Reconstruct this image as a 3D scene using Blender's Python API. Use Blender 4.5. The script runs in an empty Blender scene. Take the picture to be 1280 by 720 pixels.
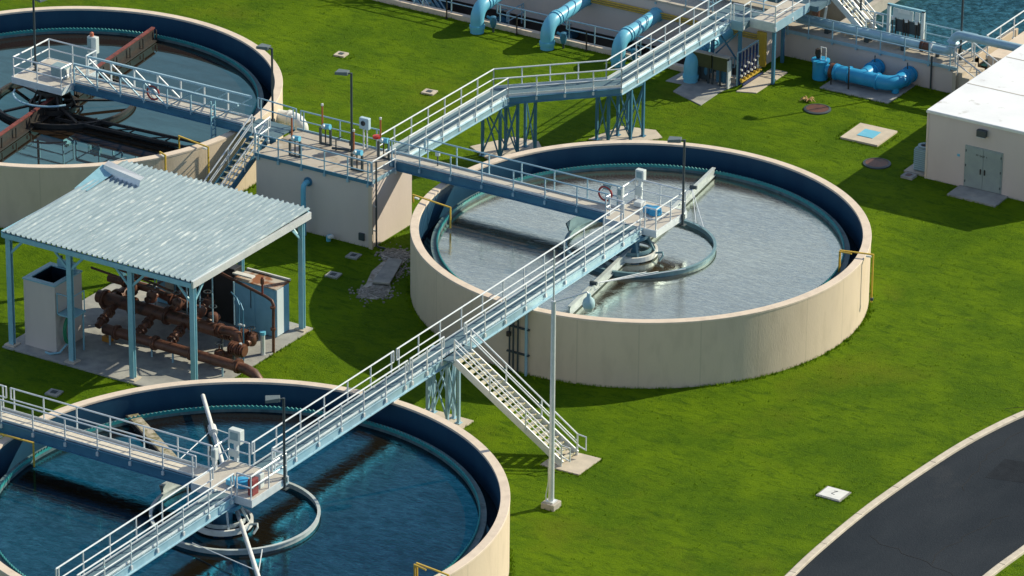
import bpy, bmesh, math, random
from mathutils import Vector, Matrix
random.seed(7)
PI = math.pi
R = math.radians
C = bpy.context.scene.collection
sc = bpy.context.scene

# ------------------------------------------------------------------ camera, light
CAM = Vector((110.53, -191.34, 98.55))
PITCH, YAW, ROLL, FPX = R(24.0196), R(31.6), R(0.5142), 6294.16
cd = bpy.data.cameras.new('camera')
cam = bpy.data.objects.new('camera', cd); C.objects.link(cam)
CM = Matrix.Rotation(YAW, 3, 'Z') @ Matrix.Rotation(PI/2 - PITCH, 3, 'X') @ Matrix.Rotation(ROLL, 3, 'Z')
cam.matrix_world = Matrix.Translation(CAM) @ CM.to_4x4()
cd.sensor_width = 36; cd.lens = FPX / 1280 * 36
cd.clip_start = 1; cd.clip_end = 6000
sc.camera = cam

SUN_AZ, SUN_EL = R(56), R(32.5)          # azimuth from +X towards +Y
w = bpy.data.worlds.new('World'); sc.world = w; w.use_nodes = True
nt = w.node_tree; bg = nt.nodes['Background']
sky = nt.nodes.new('ShaderNodeTexSky'); sky.sky_type = 'NISHITA'; sky.sun_disc = False
sky.sun_elevation = SUN_EL; sky.sun_rotation = PI/2 - SUN_AZ
sky.air_density = 1.0; sky.dust_density = 0.3; sky.ozone_density = 4.5
# scattered bright clouds, with one unseen bank placed to brighten the tank water's reflection
tcw = nt.nodes.new('ShaderNodeTexCoord')
def wn(t, **k):
    n = nt.nodes.new(t)
    for a, b in k.items(): setattr(n, a, b)
    return n
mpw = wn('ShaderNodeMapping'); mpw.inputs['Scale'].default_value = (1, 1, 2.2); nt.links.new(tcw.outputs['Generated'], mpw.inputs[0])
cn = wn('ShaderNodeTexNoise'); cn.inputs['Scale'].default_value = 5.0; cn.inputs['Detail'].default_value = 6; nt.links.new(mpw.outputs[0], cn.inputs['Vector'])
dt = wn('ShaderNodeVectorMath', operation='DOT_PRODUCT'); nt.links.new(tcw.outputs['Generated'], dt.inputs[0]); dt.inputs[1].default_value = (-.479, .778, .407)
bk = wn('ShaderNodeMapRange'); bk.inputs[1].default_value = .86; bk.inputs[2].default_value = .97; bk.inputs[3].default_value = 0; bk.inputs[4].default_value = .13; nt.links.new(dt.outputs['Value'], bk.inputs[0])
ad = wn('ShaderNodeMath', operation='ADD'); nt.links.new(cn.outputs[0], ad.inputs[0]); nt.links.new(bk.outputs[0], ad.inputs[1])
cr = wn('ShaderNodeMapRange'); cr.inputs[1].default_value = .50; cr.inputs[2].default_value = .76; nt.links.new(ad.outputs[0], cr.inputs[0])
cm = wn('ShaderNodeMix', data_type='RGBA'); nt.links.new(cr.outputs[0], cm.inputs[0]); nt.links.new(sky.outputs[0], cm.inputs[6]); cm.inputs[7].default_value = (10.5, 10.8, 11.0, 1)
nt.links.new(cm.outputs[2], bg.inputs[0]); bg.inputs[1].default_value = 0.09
sd = bpy.data.lights.new('sun', 'SUN'); sd.energy = 4.9; sd.angle = R(0.5); sd.color = (1.0, 0.89, 0.67)
sun = bpy.data.objects.new('sun', sd); C.objects.link(sun)
dv = Vector((math.cos(SUN_AZ)*math.cos(SUN_EL), math.sin(SUN_AZ)*math.cos(SUN_EL), math.sin(SUN_EL)))
sun.rotation_euler = dv.to_track_quat('Z', 'Y').to_euler()
sun.location = (60, 80, 60)
sc.view_settings.view_transform = 'Standard'; sc.view_settings.look = 'None'
sc.view_settings.exposure = 0.3; sc.view_settings.gamma = 1.0
sc.view_settings.use_curve_mapping = False

# ------------------------------------------------------------------ materials
MATS = {}
def mat(name, col, rough=0.6, metal=0.0, col2=None, nscale=3.0, detail=6, amt=(0.35, 0.65), bump=0.0,
        bscale=30.0, spec=0.5, ior=None, col3=None, n3=0.4, a3=(0.55, 0.7), stretch=None, coord='G'):
    m = bpy.data.materials.new(name); m.use_nodes = True
    n = m.node_tree.nodes; l = m.node_tree.links
    p = n['Principled BSDF']
    p.inputs['Base Color'].default_value = (*col, 1)
    p.inputs['Roughness'].default_value = rough; p.inputs['Metallic'].default_value = metal
    p.inputs['Specular IOR Level'].default_value = spec
    if ior: p.inputs['IOR'].default_value = ior
    if coord == 'G':
        g = n.new('ShaderNodeNewGeometry'); src = g.outputs['Position']
    else:
        g = n.new('ShaderNodeTexCoord'); src = g.outputs['Object']
    if stretch:
        mp = n.new('ShaderNodeMapping'); mp.inputs['Scale'].default_value = stretch
        l.new(src, mp.inputs[0]); src = mp.outputs[0]
    last = None
    def noise(s, d):
        t = n.new('ShaderNodeTexNoise'); t.inputs['Scale'].default_value = s; t.inputs['Detail'].default_value = d
        t.inputs['Roughness'].default_value = 0.62
        l.new(src, t.inputs['Vector']); return t
    def mixc(a, b, fac):
        x = n.new('ShaderNodeMix'); x.data_type = 'RGBA'
        if isinstance(a, tuple): x.inputs[6].default_value = (*a, 1)
        else: l.new(a, x.inputs[6])
        x.inputs[7].default_value = (*b, 1); l.new(fac, x.inputs[0]); return x.outputs[2]
    def ramp(t, a):
        r = n.new('ShaderNodeMapRange'); r.inputs[1].default_value = a[0]; r.inputs[2].default_value = a[1]
        l.new(t.outputs[0], r.inputs[0]); return r.outputs[0]
    last = col
    if col2: last = mixc(last, col2, ramp(noise(nscale, detail), amt))
    if col3: last = mixc(last, col3, ramp(noise(n3, 8), a3))
    if not isinstance(last, tuple): l.new(last, p.inputs['Base Color'])
    if bump:
        b = n.new('ShaderNodeBump'); b.inputs['Strength'].default_value = bump; b.inputs['Distance'].default_value = 0.03
        l.new(noise(bscale, 5).outputs[0], b.inputs['Height']); l.new(b.outputs[0], p.inputs['Normal'])
    MATS[name] = m
    return m

stucco = mat('stucco', (.63, .535, .41), .85, col2=(.58, .49, .38), nscale=.7, amt=(.3, .75), bump=.25, bscale=14, spec=.2,
             col3=(.50, .44, .365), n3=.16, a3=(.6, .9), stretch=(1, 1, .35))
stuccop = mat('stucco_sky_fill', (.62, .555, .515), .85, col2=(.57, .51, .475), nscale=.7, amt=(.3, .75), bump=.25, bscale=14, spec=.2, col3=(.52, .465, .43), n3=.2, a3=(.6, .9), stretch=(1, 1, .35))  # stucco copy with the sky fill of shaded walls put into its colour
rimc = mat('rim_concrete', (.66, .57, .47), .85, col2=(.54, .46, .38), nscale=1.6, amt=(.45, .75), bump=.2, bscale=12, spec=.2)
concrete = mat('concrete', (.46, .43, .37), .9, col2=(.36, .34, .30), nscale=1.2, bump=.2, bscale=12, spec=.2, col3=(.29, .27, .23), n3=.5, a3=(.58, .75))
conc_box = mat('box_deck_concrete', (.42, .39, .34), .9, col2=(.30, .25, .18), nscale=.7, amt=(.48, .7), bump=.2, bscale=12, spec=.2, col3=(.20, .17, .13), n3=1.3, a3=(.62, .75))
pav = mat('pavement', (.56, .50, .41), .9, col2=(.45, .41, .34), nscale=1.5, bump=.2, bscale=14, spec=.2)
pav_g = mat('slab_grey', (.36, .37, .35), .9, col2=(.24, .25, .25), nscale=1.2, bump=.2, bscale=14, spec=.2, col3=(.45, .42, .36), n3=.5, a3=(.55, .7))
kerbm = mat('kerb_concrete', (.60, .55, .46), .9, col2=(.44, .40, .33), nscale=2.4, amt=(.4, .75), bump=.2, bscale=16, spec=.2)
asphalt = mat('asphalt', (.017, .024, .033), .9, col2=(.030, .038, .048), nscale=.3, amt=(.35, .7), bump=.7, bscale=14, spec=.1, col3=(.06, .064, .068), n3=.25, a3=(.60, .85), stretch=(1.0, .45, 1))
navy = mat('navy_lining', (.010, .050, .105), .5, col2=(.014, .066, .125), nscale=.8, bump=.1, spec=.3, stretch=(1, 1, .3))
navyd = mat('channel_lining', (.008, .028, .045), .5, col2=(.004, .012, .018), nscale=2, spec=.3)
teal = mat('weir_teal', (.02, .22, .24), .5, col2=(.03, .30, .30), nscale=6)
tealc = mat('trough_teal', (.06, .14, .17), .7, col2=(.14, .20, .21), nscale=2, spec=.3, col3=(.03, .07, .09), n3=1.2)
alu = mat('galvanised', (.70, .75, .78), .42, .25, col2=(.58, .64, .68), nscale=3, spec=.5)
alud = mat('galvanised_shade_cyan', (.34, .52, .62), .5, .2, col2=(.25, .43, .54), nscale=1.5, spec=.5)  # bluer galvanised copy, the cyan of shaded metal put into its colour
bluebeam = mat('blue_steel', (.06, .21, .33), .5, .2, col2=(.045, .16, .27), nscale=1.5)
grate = mat('deck_grating', (.085, .155, .20), .8, .0, col2=(.11, .18, .22), nscale=2, bump=.2, bscale=30, spec=.2)
grate_l = mat('deck_plate', (.52, .49, .43), .7, .05, col2=(.44, .42, .38), nscale=1.4, bump=.3, bscale=30)
kick = mat('kick_plate', (.72, .76, .78), .35, .3, col2=(.60, .66, .68), nscale=1.5)
lampm = mat('lamp_head_grey', (.12, .16, .17), .5, .1)
skyb = mat('pipe_light_blue', (.14, .45, .62), .4, col2=(.13, .48, .68), nscale=1.2, spec=.4, col3=(.35, .60, .70), n3=.9, a3=(.62, .8))  # paler blotches are wear plus sun patches put into the colour
blue = mat('pipe_blue', (.02, .28, .55), .35, col2=(.03, .33, .60), nscale=2, spec=.4)
post_blue = mat('post_light_blue', (.26, .50, .60), .5, col2=(.21, .44, .54), nscale=3, spec=.4, col3=(.30, .48, .52), n3=1.4, a3=(.6, .75))
cab_blue = mat('cabinet_blue', (.20, .46, .64), .5, col2=(.17, .41, .58), nscale=2)
cab_white = mat('cabinet_end', (.55, .66, .72), .5)
rust = mat('rusty_brown', (.105, .042, .026), .5, .1, col2=(.15, .065, .04), nscale=4, bump=.3, bscale=18, spec=.5, col3=(.035, .018, .013), n3=2, a3=(.5, .65))
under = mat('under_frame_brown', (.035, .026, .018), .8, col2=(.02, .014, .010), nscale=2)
rustr = mat('rust_red', (.22, .045, .035), .7, col2=(.09, .025, .02), nscale=3)
blackm = mat('black_steel', (.016, .016, .017), .6, col2=(.035, .028, .022), nscale=5)
darks = mat('dark_steel', (.05, .07, .08), .5, .2)
yellow = mat('yellow_paint', (.62, .42, .04), .5, col2=(.48, .33, .05), nscale=4)
white = mat('white_paint', (.74, .76, .74), .4, col2=(.62, .64, .62), nscale=2)
offw = mat('meter_housing', (.55, .62, .62), .5)
red = mat('red_paint', (.55, .03, .02), .45)
orange = mat('orange_pole', (.42, .12, .04), .5)
green = mat('green_paint', (.02, .22, .11), .6)
olive = mat('olive_panel', (.075, .085, .035), .45, .2, col2=(.06, .065, .03), nscale=2)
doorm = mat('door_grey_green', (.29, .36, .35), .5, col2=(.25, .31, .31), nscale=2)
roofw = mat('white_roof', (.78, .82, .85), .6, col2=(.70, .74, .78), nscale=.5, amt=(.4, .7), col3=(.36, .35, .33), n3=1.1, a3=(.60, .78), bump=.15, bscale=6)
glassd = mat('dark_glass', (.02, .03, .04), .15, spec=.8)
ac = mat('ac_grey', (.22, .34, .38), .6, .1, col2=(.18, .28, .32), nscale=6)
wood = mat('debris', (.32, .31, .29), .95, col2=(.20, .19, .17), nscale=3, bump=.4)
scumm = mat('trough_growth', (.42, .38, .30), .8, col2=(.16, .15, .07), nscale=3, amt=(.4, .6), bump=.5, bscale=10)
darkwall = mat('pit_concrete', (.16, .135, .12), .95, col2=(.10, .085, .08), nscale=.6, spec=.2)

# corrugated roof sheet: weathered white/blue streaks that run along the ribs
roofm = mat('ribbed_sheet', (.33, .43, .48), .55, .15, col2=(.20, .29, .34), nscale=1.3, amt=(.34, .66), stretch=(7, .45, 1), col3=(.52, .60, .62), n3=2.6, a3=(.54, .66))

# grass
def grass_mat():
    m = bpy.data.materials.new('grass'); m.use_nodes = True
    n = m.node_tree.nodes; l = m.node_tree.links; p = n['Principled BSDF']
    g = n.new('ShaderNodeNewGeometry')
    def noise(s, d, rough=.6, vec=None, dist=0):
        t = n.new('ShaderNodeTexNoise'); t.inputs['Scale'].default_value = s; t.inputs['Detail'].default_value = d
        t.inputs['Roughness'].default_value = rough; t.inputs['Distortion'].default_value = dist
        l.new(vec or g.outputs['Position'], t.inputs['Vector']); return t.outputs[0]
    def rng(v, a, b):
        r = n.new('ShaderNodeMapRange'); r.inputs[1].default_value = a; r.inputs[2].default_value = b; l.new(v, r.inputs[0]); return r.outputs[0]
    def mx(a, b, f):
        x = n.new('ShaderNodeMix'); x.data_type = 'RGBA'
        for i, c in ((6, a), (7, b)):
            if isinstance(c, tuple): x.inputs[i].default_value = (*c, 1)
            else: l.new(c, x.inputs[i])
        l.new(f, x.inputs[0]); return x.outputs[2]
    mp = n.new('ShaderNodeMapping'); mp.inputs['Scale'].default_value = (1, 2.6, 1); mp.inputs['Rotation'].default_value = (0, 0, R(-25))
    l.new(g.outputs['Position'], mp.inputs[0])
    c = mx(GA, GB, rng(noise(.25, 6, .65), .40, .62))
    c = mx(c, GC, rng(noise(.9, 7, .72, mp.outputs[0], .8), .47, .68))
    c = mx(c, GD, rng(noise(.11, 6, .65), .56, .76))
    c = mx(c, GE, rng(noise(5.0, 6, .78, mp.outputs[0]), .52, .72))
    c = mx(c, GF, rng(noise(1.1, 7, .75, None, .4), .64, .80))
    l.new(c, p.inputs['Base Color'])
    p.inputs['Roughness'].default_value = .9; p.inputs['Specular IOR Level'].default_value = .08
    b = n.new('ShaderNodeBump'); b.inputs['Strength'].default_value = .9; b.inputs['Distance'].default_value = .16
    a = n.new('ShaderNodeMath'); a.operation = 'ADD'; l.new(noise(5, 8, .75, mp.outputs[0]), a.inputs[0]); l.new(noise(18, 3, .7), a.inputs[1])
    l.new(a.outputs[0], b.inputs['Height']); l.new(b.outputs[0], p.inputs['Normal'])
    return m
GA, GB, GC = (.078, .165, .003), (.142, .248, .003), (.048, .115, .003)
GD, GE, GF = (.145, .190, .009), (.175, .288, .005), (.150, .165, .022)
grass = grass_mat()

def water_mat(name, col, gl, rip, scale, rough, stretch=(1, 1, 1), strength=.3, patch=(.35,.65), lo=.2, var=(.9, 1.15, 0)):
    m = bpy.data.materials.new(name); m.use_nodes = True
    n = m.node_tree.nodes; l = m.node_tree.links; n.remove(n['Principled BSDF']); out = n['Material Output']
    df = n.new('ShaderNodeBsdfDiffuse'); df.inputs['Color'].default_value = (*col, 1)
    gs = n.new('ShaderNodeBsdfGlossy'); gs.inputs['Color'].default_value = (*gl, 1); gs.inputs['Roughness'].default_value = rough
    ad = n.new('ShaderNodeAddShader'); l.new(df.outputs[0], ad.inputs[0]); l.new(gs.outputs[0], ad.inputs[1]); l.new(ad.outputs[0], out.inputs[0])
    g = n.new('ShaderNodeNewGeometry'); mp = n.new('ShaderNodeMapping'); mp.inputs['Scale'].default_value = stretch
    mp.inputs['Rotation'].default_value = (0, 0, R(-31.6))
    l.new(g.outputs['Position'], mp.inputs[0])
    t = n.new('ShaderNodeTexNoise'); t.inputs['Scale'].default_value = scale; t.inputs['Detail'].default_value = 5
    t.inputs['Roughness'].default_value = .6; t.inputs['Distortion'].default_value = .8
    l.new(mp.outputs[0], t.inputs['Vector'])
    t2 = n.new('ShaderNodeTexNoise'); t2.inputs['Scale'].default_value = .13; t2.inputs['Detail'].default_value = 2
    l.new(g.outputs['Position'], t2.inputs['Vector'])
    mr = n.new('ShaderNodeMapRange'); mr.inputs[1].default_value = patch[0]; mr.inputs[2].default_value = patch[1]
    mr.inputs[3].default_value = lo; mr.inputs[4].default_value = 1.0
    l.new(t2.outputs[0], mr.inputs[0])
    mu = n.new('ShaderNodeMath'); mu.operation = 'MULTIPLY'; l.new(t.outputs[0], mu.inputs[0]); l.new(mr.outputs[0], mu.inputs[1])
    b = n.new('ShaderNodeBump'); b.inputs['Strength'].default_value = strength; b.inputs['Distance'].default_value = rip
    l.new(mu.outputs[0], b.inputs['Height']); l.new(b.outputs[0], gs.inputs['Normal'])
    # streak noise paints ripple glitter and sparkle into the reflection colour
    t3 = n.new('ShaderNodeTexNoise'); t3.inputs['Scale'].default_value = scale*.55; t3.inputs['Detail'].default_value = 8
    t3.inputs['Roughness'].default_value = .72; t3.inputs['Distortion'].default_value = .6; l.new(mp.outputs[0], t3.inputs['Vector'])
    m3 = n.new('ShaderNodeMath'); m3.operation = 'MULTIPLY_ADD'; l.new(t3.outputs[0], m3.inputs[0]); m3.inputs[1].default_value = 1.0
    m3b = n.new('ShaderNodeMath'); m3b.operation = 'MULTIPLY_ADD'; l.new(mr.outputs[0], m3b.inputs[0]); m3b.inputs[1].default_value = .12; m3b.inputs[2].default_value = -.06
    l.new(m3b.outputs[0], m3.inputs[2])
    r3 = n.new('ShaderNodeMapRange'); r3.inputs[1].default_value = .42; r3.inputs[2].default_value = .68
    l.new(m3.outputs[0], r3.inputs[0])
    x3 = n.new('ShaderNodeMix'); x3.data_type = 'RGBA'; l.new(r3.outputs[0], x3.inputs[0])
    x3.inputs[6].default_value = (*[c*var[0] for c in gl], 1); x3.inputs[7].default_value = (*[min(1, c*var[1]+var[2]) for c in gl], 1)
    l.new(x3.outputs[2], gs.inputs['Color'])
    return m
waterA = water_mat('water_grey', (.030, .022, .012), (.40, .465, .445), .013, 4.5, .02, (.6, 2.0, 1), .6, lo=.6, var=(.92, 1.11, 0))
waterB = water_mat('water_deep_blue', (.009, .0075, .0045), (.005, .085, .135), .018, 3.4, .02, (.8, 1.7, 1), .7, lo=.15, var=(.88, 1.35, .02))
waterC = water_mat('water_teal', (.016, .011, .007), (.065, .15, .18), .004, 1.2, .02, (.8, 2.5, 1), .2)
waterP = water_mat('water_basin', (.006, .012, .014), (.04, .15, .19), .12, 5.0, .03, (1, 1, 1), 1.0, (.36, .58), var=(.5, 1.9, .02))

# ------------------------------------------------------------------ mesh helpers
class MB:
    def __init__(s): s.v = []; s.f = []
    def add(s, vs, fs):
        o = len(s.v); s.v += [tuple(x) for x in vs]; s.f += [tuple(i+o for i in f) for f in fs]; return s
    def box(s, x0, y0, z0, x1, y1, z1):
        if x0 > x1: x0, x1 = x1, x0
        if y0 > y1: y0, y1 = y1, y0
        if z0 > z1: z0, z1 = z1, z0
        return s.add([(x0,y0,z0),(x1,y0,z0),(x1,y1,z0),(x0,y1,z0),(x0,y0,z1),(x1,y0,z1),(x1,y1,z1),(x0,y1,z1)],
                     [(0,3,2,1),(4,5,6,7),(0,1,5,4),(1,2,6,5),(2,3,7,6),(3,0,4,7)])
    def prism(s, poly, z0, z1):
        n = len(poly)
        a = sum(poly[i][0]*poly[(i+1)%n][1]-poly[(i+1)%n][0]*poly[i][1] for i in range(n))
        if a < 0: poly = poly[::-1]
        vs = [(x,y,z0) for x,y in poly]+[(x,y,z1) for x,y in poly]
        return s.add(vs, [tuple(range(n))[::-1], tuple(range(n,2*n))]+[(i,(i+1)%n,n+(i+1)%n,n+i) for i in range(n)])
    def bar(s, p0, p1, w, h):
        p0, p1 = Vector(p0), Vector(p1); d = (p1-p0).normalized()
        up = Vector((0,0,1)) if abs(d.z) < .95 else Vector((0,1,0))
        a = d.cross(up).normalized()*w/2; b = a.cross(d).normalized()*h/2
        vs = [p+i*a+j*b for p in (p0,p1) for i,j in ((-1,-1),(1,-1),(1,1),(-1,1))]
        return s.add(vs, [(0,1,2,3),(7,6,5,4),(0,4,5,1),(1,5,6,2),(2,6,7,3),(3,7,4,0)])
    def tube(s, pts, r, n=8, cap=True):
        pts = [Vector(p) for p in pts]; m = len(pts); rs = r if isinstance(r,(list,tuple)) else [r]*m
        ts = []
        for i in range(m):
            t = Vector((0,0,0))
            if i: t += (pts[i]-pts[i-1]).normalized()
            if i < m-1: t += (pts[i+1]-pts[i]).normalized()
            ts.append(t.normalized() if t.length > 1e-6 else Vector((0,0,1)))
        ref = Vector((0,0,1)) if abs(ts[0].z) < .9 else Vector((1,0,0))
        nx = ts[0].cross(ref).normalized(); vs = []
        for i in range(m):
            if i:
                nx = (nx - ts[i]*nx.dot(ts[i])); nx = nx.normalized() if nx.length > 1e-6 else ts[i].orthogonal().normalized()
            ny = ts[i].cross(nx)
            k = 1.0
            if 0 < i < m-1:
                c = (pts[i]-pts[i-1]).normalized().dot(ts[i]); k = 1/max(c,.5)
            for j in range(n):
                a = 2*PI*j/n; vs.append(pts[i]+(nx*math.cos(a)+ny*math.sin(a))*rs[i]*(1+(k-1)*.5))
        fs = [(i*n+j,i*n+(j+1)%n,(i+1)*n+(j+1)%n,(i+1)*n+j) for i in range(m-1) for j in range(n)]
        if cap: fs += [tuple(range(n))[::-1], tuple(range((m-1)*n,m*n))]
        return s.add(vs, fs)
    def lathe(s, prof, cx, cy, n=48, close=False, a0=0, a1=2*PI):
        full = abs(a1-a0-2*PI) < 1e-6; k = n if full else n+1; m = len(prof)
        vs = [(cx+r*math.cos(a0+(a1-a0)*i/n), cy+r*math.sin(a0+(a1-a0)*i/n), z) for i in range(k) for r,z in prof]
        fs = []
        for i in range(n):
            j = (i+1)%k
            for q in range(m if close else m-1):
                t = (q+1)%m
                fs.append((i*m+q, j*m+q, j*m+t, i*m+t))
        return s.add(vs, fs)
    def disc(s, cx, cy, r, z, n=64):
        return s.add([(cx+r*math.cos(2*PI*i/n), cy+r*math.sin(2*PI*i/n), z) for i in range(n)], [tuple(range(n))])
    def build(s, name, m, parent=None, smooth=False, bevel=0, loc=None):
        off = Vector(parent['loc']) if parent is not None else Vector(loc or (0,0,0))
        me = bpy.data.meshes.new(name)
        me.from_pydata([tuple(Vector(v)-off) for v in s.v], [], s.f); me.update()
        o = bpy.data.objects.new(name, me); C.objects.link(o); me.materials.append(m)
        if parent is not None: o.parent = parent; o['loc'] = parent['loc']
        else: o.location = off; o['loc'] = tuple(off)
        if smooth:
            for p in me.polygons: p.use_smooth = True
            try: me.set_sharp_from_angle(angle=R(40))
            except Exception: pass
        if bevel:
            bm = bmesh.new(); bm.from_mesh(me)
            es = [e for e in bm.edges if len(e.link_faces) == 2 and e.calc_face_angle(0) > .5]
            bmesh.ops.bevel(bm, geom=es, offset=bevel, segments=2, profile=.5, affect='EDGES', clamp_overlap=True)
            bm.to_mesh(me); bm.free(); me.update()
        return o
def thing(name, loc, label, cat, group=None):
    o = bpy.data.objects.new(name, None); C.objects.link(o); o.location = loc; o['loc'] = tuple(loc)
    o.empty_display_size = .3
    o['label'] = label; o['category'] = cat
    if group: o['group'] = group
    return o
def tag(o, label, cat, group=None):
    o['label'] = label; o['category'] = cat
    if group: o['group'] = group
    return o
def struct(name, mb, m, **k):
    o = mb.build(name, m, **k); o['kind'] = 'structure'; return o
def at(px, py, z):      # photo pixel -> point on the level plane z
    x = px-640; y = 360-py
    d = CM @ Vector((x, y, -FPX)); t = (z-CAM.z)/d.z
    return CAM + d*t
def arc(cx, cy, cz, r, u, v, a0, a1, n=8):
    u, v = Vector(u), Vector(v)
    return [Vector((cx,cy,cz))+u*r*math.cos(a0+(a1-a0)*i/n)+v*r*math.sin(a0+(a1-a0)*i/n) for i in range(n+1)]

# railing: rails are one mesh (part), each post a sub-part sharing one mesh
POSTM = {}
def railing(parent, base, h=1.07, step=1.75, m=None, name='handrail', ends=True, low=.25, rr=.038, mid=.5, skip_posts=False):
    m = m or alu
    base = [Vector(p) for p in base]; mb = MB()
    top = [p+Vector((0,0,h)) for p in base]
    mdl = [p+Vector((0,0,h*mid)) for p in base]
    mb.tube(top, rr, 7); mb.tube(mdl, rr*.85, 7)
    if ends:
        for i in (0,-1): mb.tube([mdl[i], top[i]], rr, 7)
    ro = mb.build(name, m, parent)
    if skip_posts: return ro
    key = (round(h,2), round(low,2), m.name)
    if key not in POSTM:
        q = MB(); q.tube([(0,0,-low),(0,0,h)], rr*.95, 6)
        if low > .1: q.box(-.06,-.06,-low-.02,.06,.06,-low+.16)
        me = bpy.data.meshes.new('post'); me.from_pydata(q.v, [], q.f); me.update(); me.materials.append(m); POSTM[key] = me
    off = Vector(ro['loc'])
    for i in range(len(base)-1):
        a, b = base[i], base[i+1]; L = (b-a).length; k = max(1, round(L/step))
        inset = .18 if ends else 0
        for j in range(k+1):
            if j == k and i < len(base)-2: continue
            t = j/k
            if i == 0 and j == 0: t = min(.5, inset/L)
            if i == len(base)-2 and j == k: t = 1-min(.5, inset/L)
            p = a.lerp(b, t)
            o = bpy.data.objects.new('post', POSTM[key]); C.objects.link(o); o.parent = ro; o.location = p-off
    return ro

def beam_pair(t, p0, p1, wd, z, depth, ml, mr, th=.10):
    d = (Vector((p1[0],p1[1],0))-Vector((p0[0],p0[1],0))).normalized(); s = Vector((-d.y, d.x, 0))
    for k, mm in ((1, ml), (-1, mr)):
        o = s*k*wd/2
        a = Vector((p0[0],p0[1],z))+o; b = Vector((p1[0],p1[1],z))+o
        mb = MB(); zz = Vector((0,0,1))
        mb.bar(a-zz*depth/2, b-zz*depth/2, th*.35, depth)
        mb.bar(a-zz*.02, b-zz*.02, th*1.6, .04); mb.bar(a-zz*(depth-.02), b-zz*(depth-.02), th*1.6, .04)
        mb.build('beam', mm, t)
        MB().bar(a+zz*.07-s*k*.07, b+zz*.05-s*k*.07, .02, .10).build('kick_plate', kick if k == 1 else alu, t)
    return s

# ------------------------------------------------------------------ ground, road
g = MB(); S = 1500
# one sheet with a hole cut for the sunken pit behind the kerb and for nothing else
PX0, PX1, PY0, PY1 = -62, -9.4, 26.3, 30.4
xs = [-S, PX0, PX1, S]; ys = [-S, PY0, PY1, S]
for i in range(3):
    for j in range(3):
        if i == 1 and j == 1: continue
        g.add([(xs[i],ys[j],0),(xs[i+1],ys[j],0),(xs[i+1],ys[j+1],0),(xs[i],ys[j+1],0)], [(0,1,2,3)])
struct('ground', g, grass)

def poly_curve(pts, n=8):
    out = []
    P = [Vector(p) for p in pts]
    for i in range(len(P)-1):
        p0 = P[max(i-1,0)]; p1 = P[i]; p2 = P[i+1]; p3 = P[min(i+2,len(P)-1)]
        for k in range(n):
            t = k/n
            out.append(.5*((2*p1)+(-p0+p2)*t+(2*p0-5*p1+4*p2-p3)*t*t+(-p0+3*p1-3*p2+p3)*t**3))
    out.append(P[-1]); return out
left = [(40,34),(33,22),(27.6,12),(24.3,5),(22.85,1.0),(21.80,-2.2),(21.24,-4.58),(20.85,-7.01),(20.60,-9.68),(20.42,-12.38),(20.32,-15.1),(20.36,-18.4),(20.55,-22.03),(21.3,-30),(23,-42),(26,-58)]
right = [(48,30),(41,19),(35.4,9.5),(31.8,2.5),(30.1,-1.8),(28.6,-5),(28.25,-8),(28.0,-11.2),(27.86,-14.6),(27.70,-17.6),(27.75,-22),(28.0,-27),(28.9,-36),(30.5,-46),(33,-60)]
L = poly_curve([(x,y,0) for x,y in left], 6); Rr = poly_curve([(x,y,0) for x,y in right], 6)
def strip(A, B, z):
    mb = MB(); n = len(A)
    mb.add([(p.x,p.y,z) for p in A]+[(p.x,p.y,z) for p in B], [(i,n+i,n+i+1,i+1) for i in range(n-1)]); return mb
m_ = strip(L, Rr, .006); struct('road', m_, asphalt)
PT = mat('asphalt_patch', (.012,.016,.022), .9, col2=(.02,.026,.034), nscale=1.2, bump=.5, bscale=16, spec=.1)
struct('road_patch', MB().add([(23.2,-9.2,.011),(25.0,-8.7,.011),(24.8,-6.6,.011),(23.1,-7.0,.011)],[(0,1,2,3)]), PT)
ck = MB(); random.seed(31)
for (x, y, a, n) in ((22.5,-4,R(-80),16),(25.8,-12,R(-95),14),(21.6,-17,R(-20),12),(24.4,-1,R(200),9)):
    for k in range(n):
        a2 = a+random.uniform(-.5,.5); nx_, ny_ = x+.45*math.cos(a2), y+.45*math.sin(a2)
        ck.bar((x,y,.012),(nx_,ny_,.012),.022,.004); x, y = nx_, ny_
struct('road_crack', ck, mat('crack_black',(.008,.009,.010),.9))
def kerb(line, w):
    mb = MB(); n = len(line); inn = []; out = []
    for i, p in enumerate(line):
        d = (line[min(i+1,n-1)]-line[max(i-1,0)]).normalized(); s = Vector((-d.y,d.x,0))
        a, b = p-s*w/2, p+s*w/2; inn.append(a); out.append(b)
    prof = []
    for a, b in zip(inn, out):
        prof += [(a.x,a.y,-.02),(a.x,a.y,.11),(a.x+(b.x-a.x)*.12,a.y+(b.y-a.y)*.12,.13),(a.x+(b.x-a.x)*.88,a.y+(b.y-a.y)*.88,.13),(b.x,b.y,.11),(b.x,b.y,-.02)]
    fs = [(i*6+j,(i+1)*6+j,(i+1)*6+j+1,i*6+j+1) for i in range(n-1) for j in range(5)]
    mb.add(prof, fs); return mb
struct('kerb', kerb(L, .34), kerbm)
struct('kerb', kerb(Rr, .34), kerbm)

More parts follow.
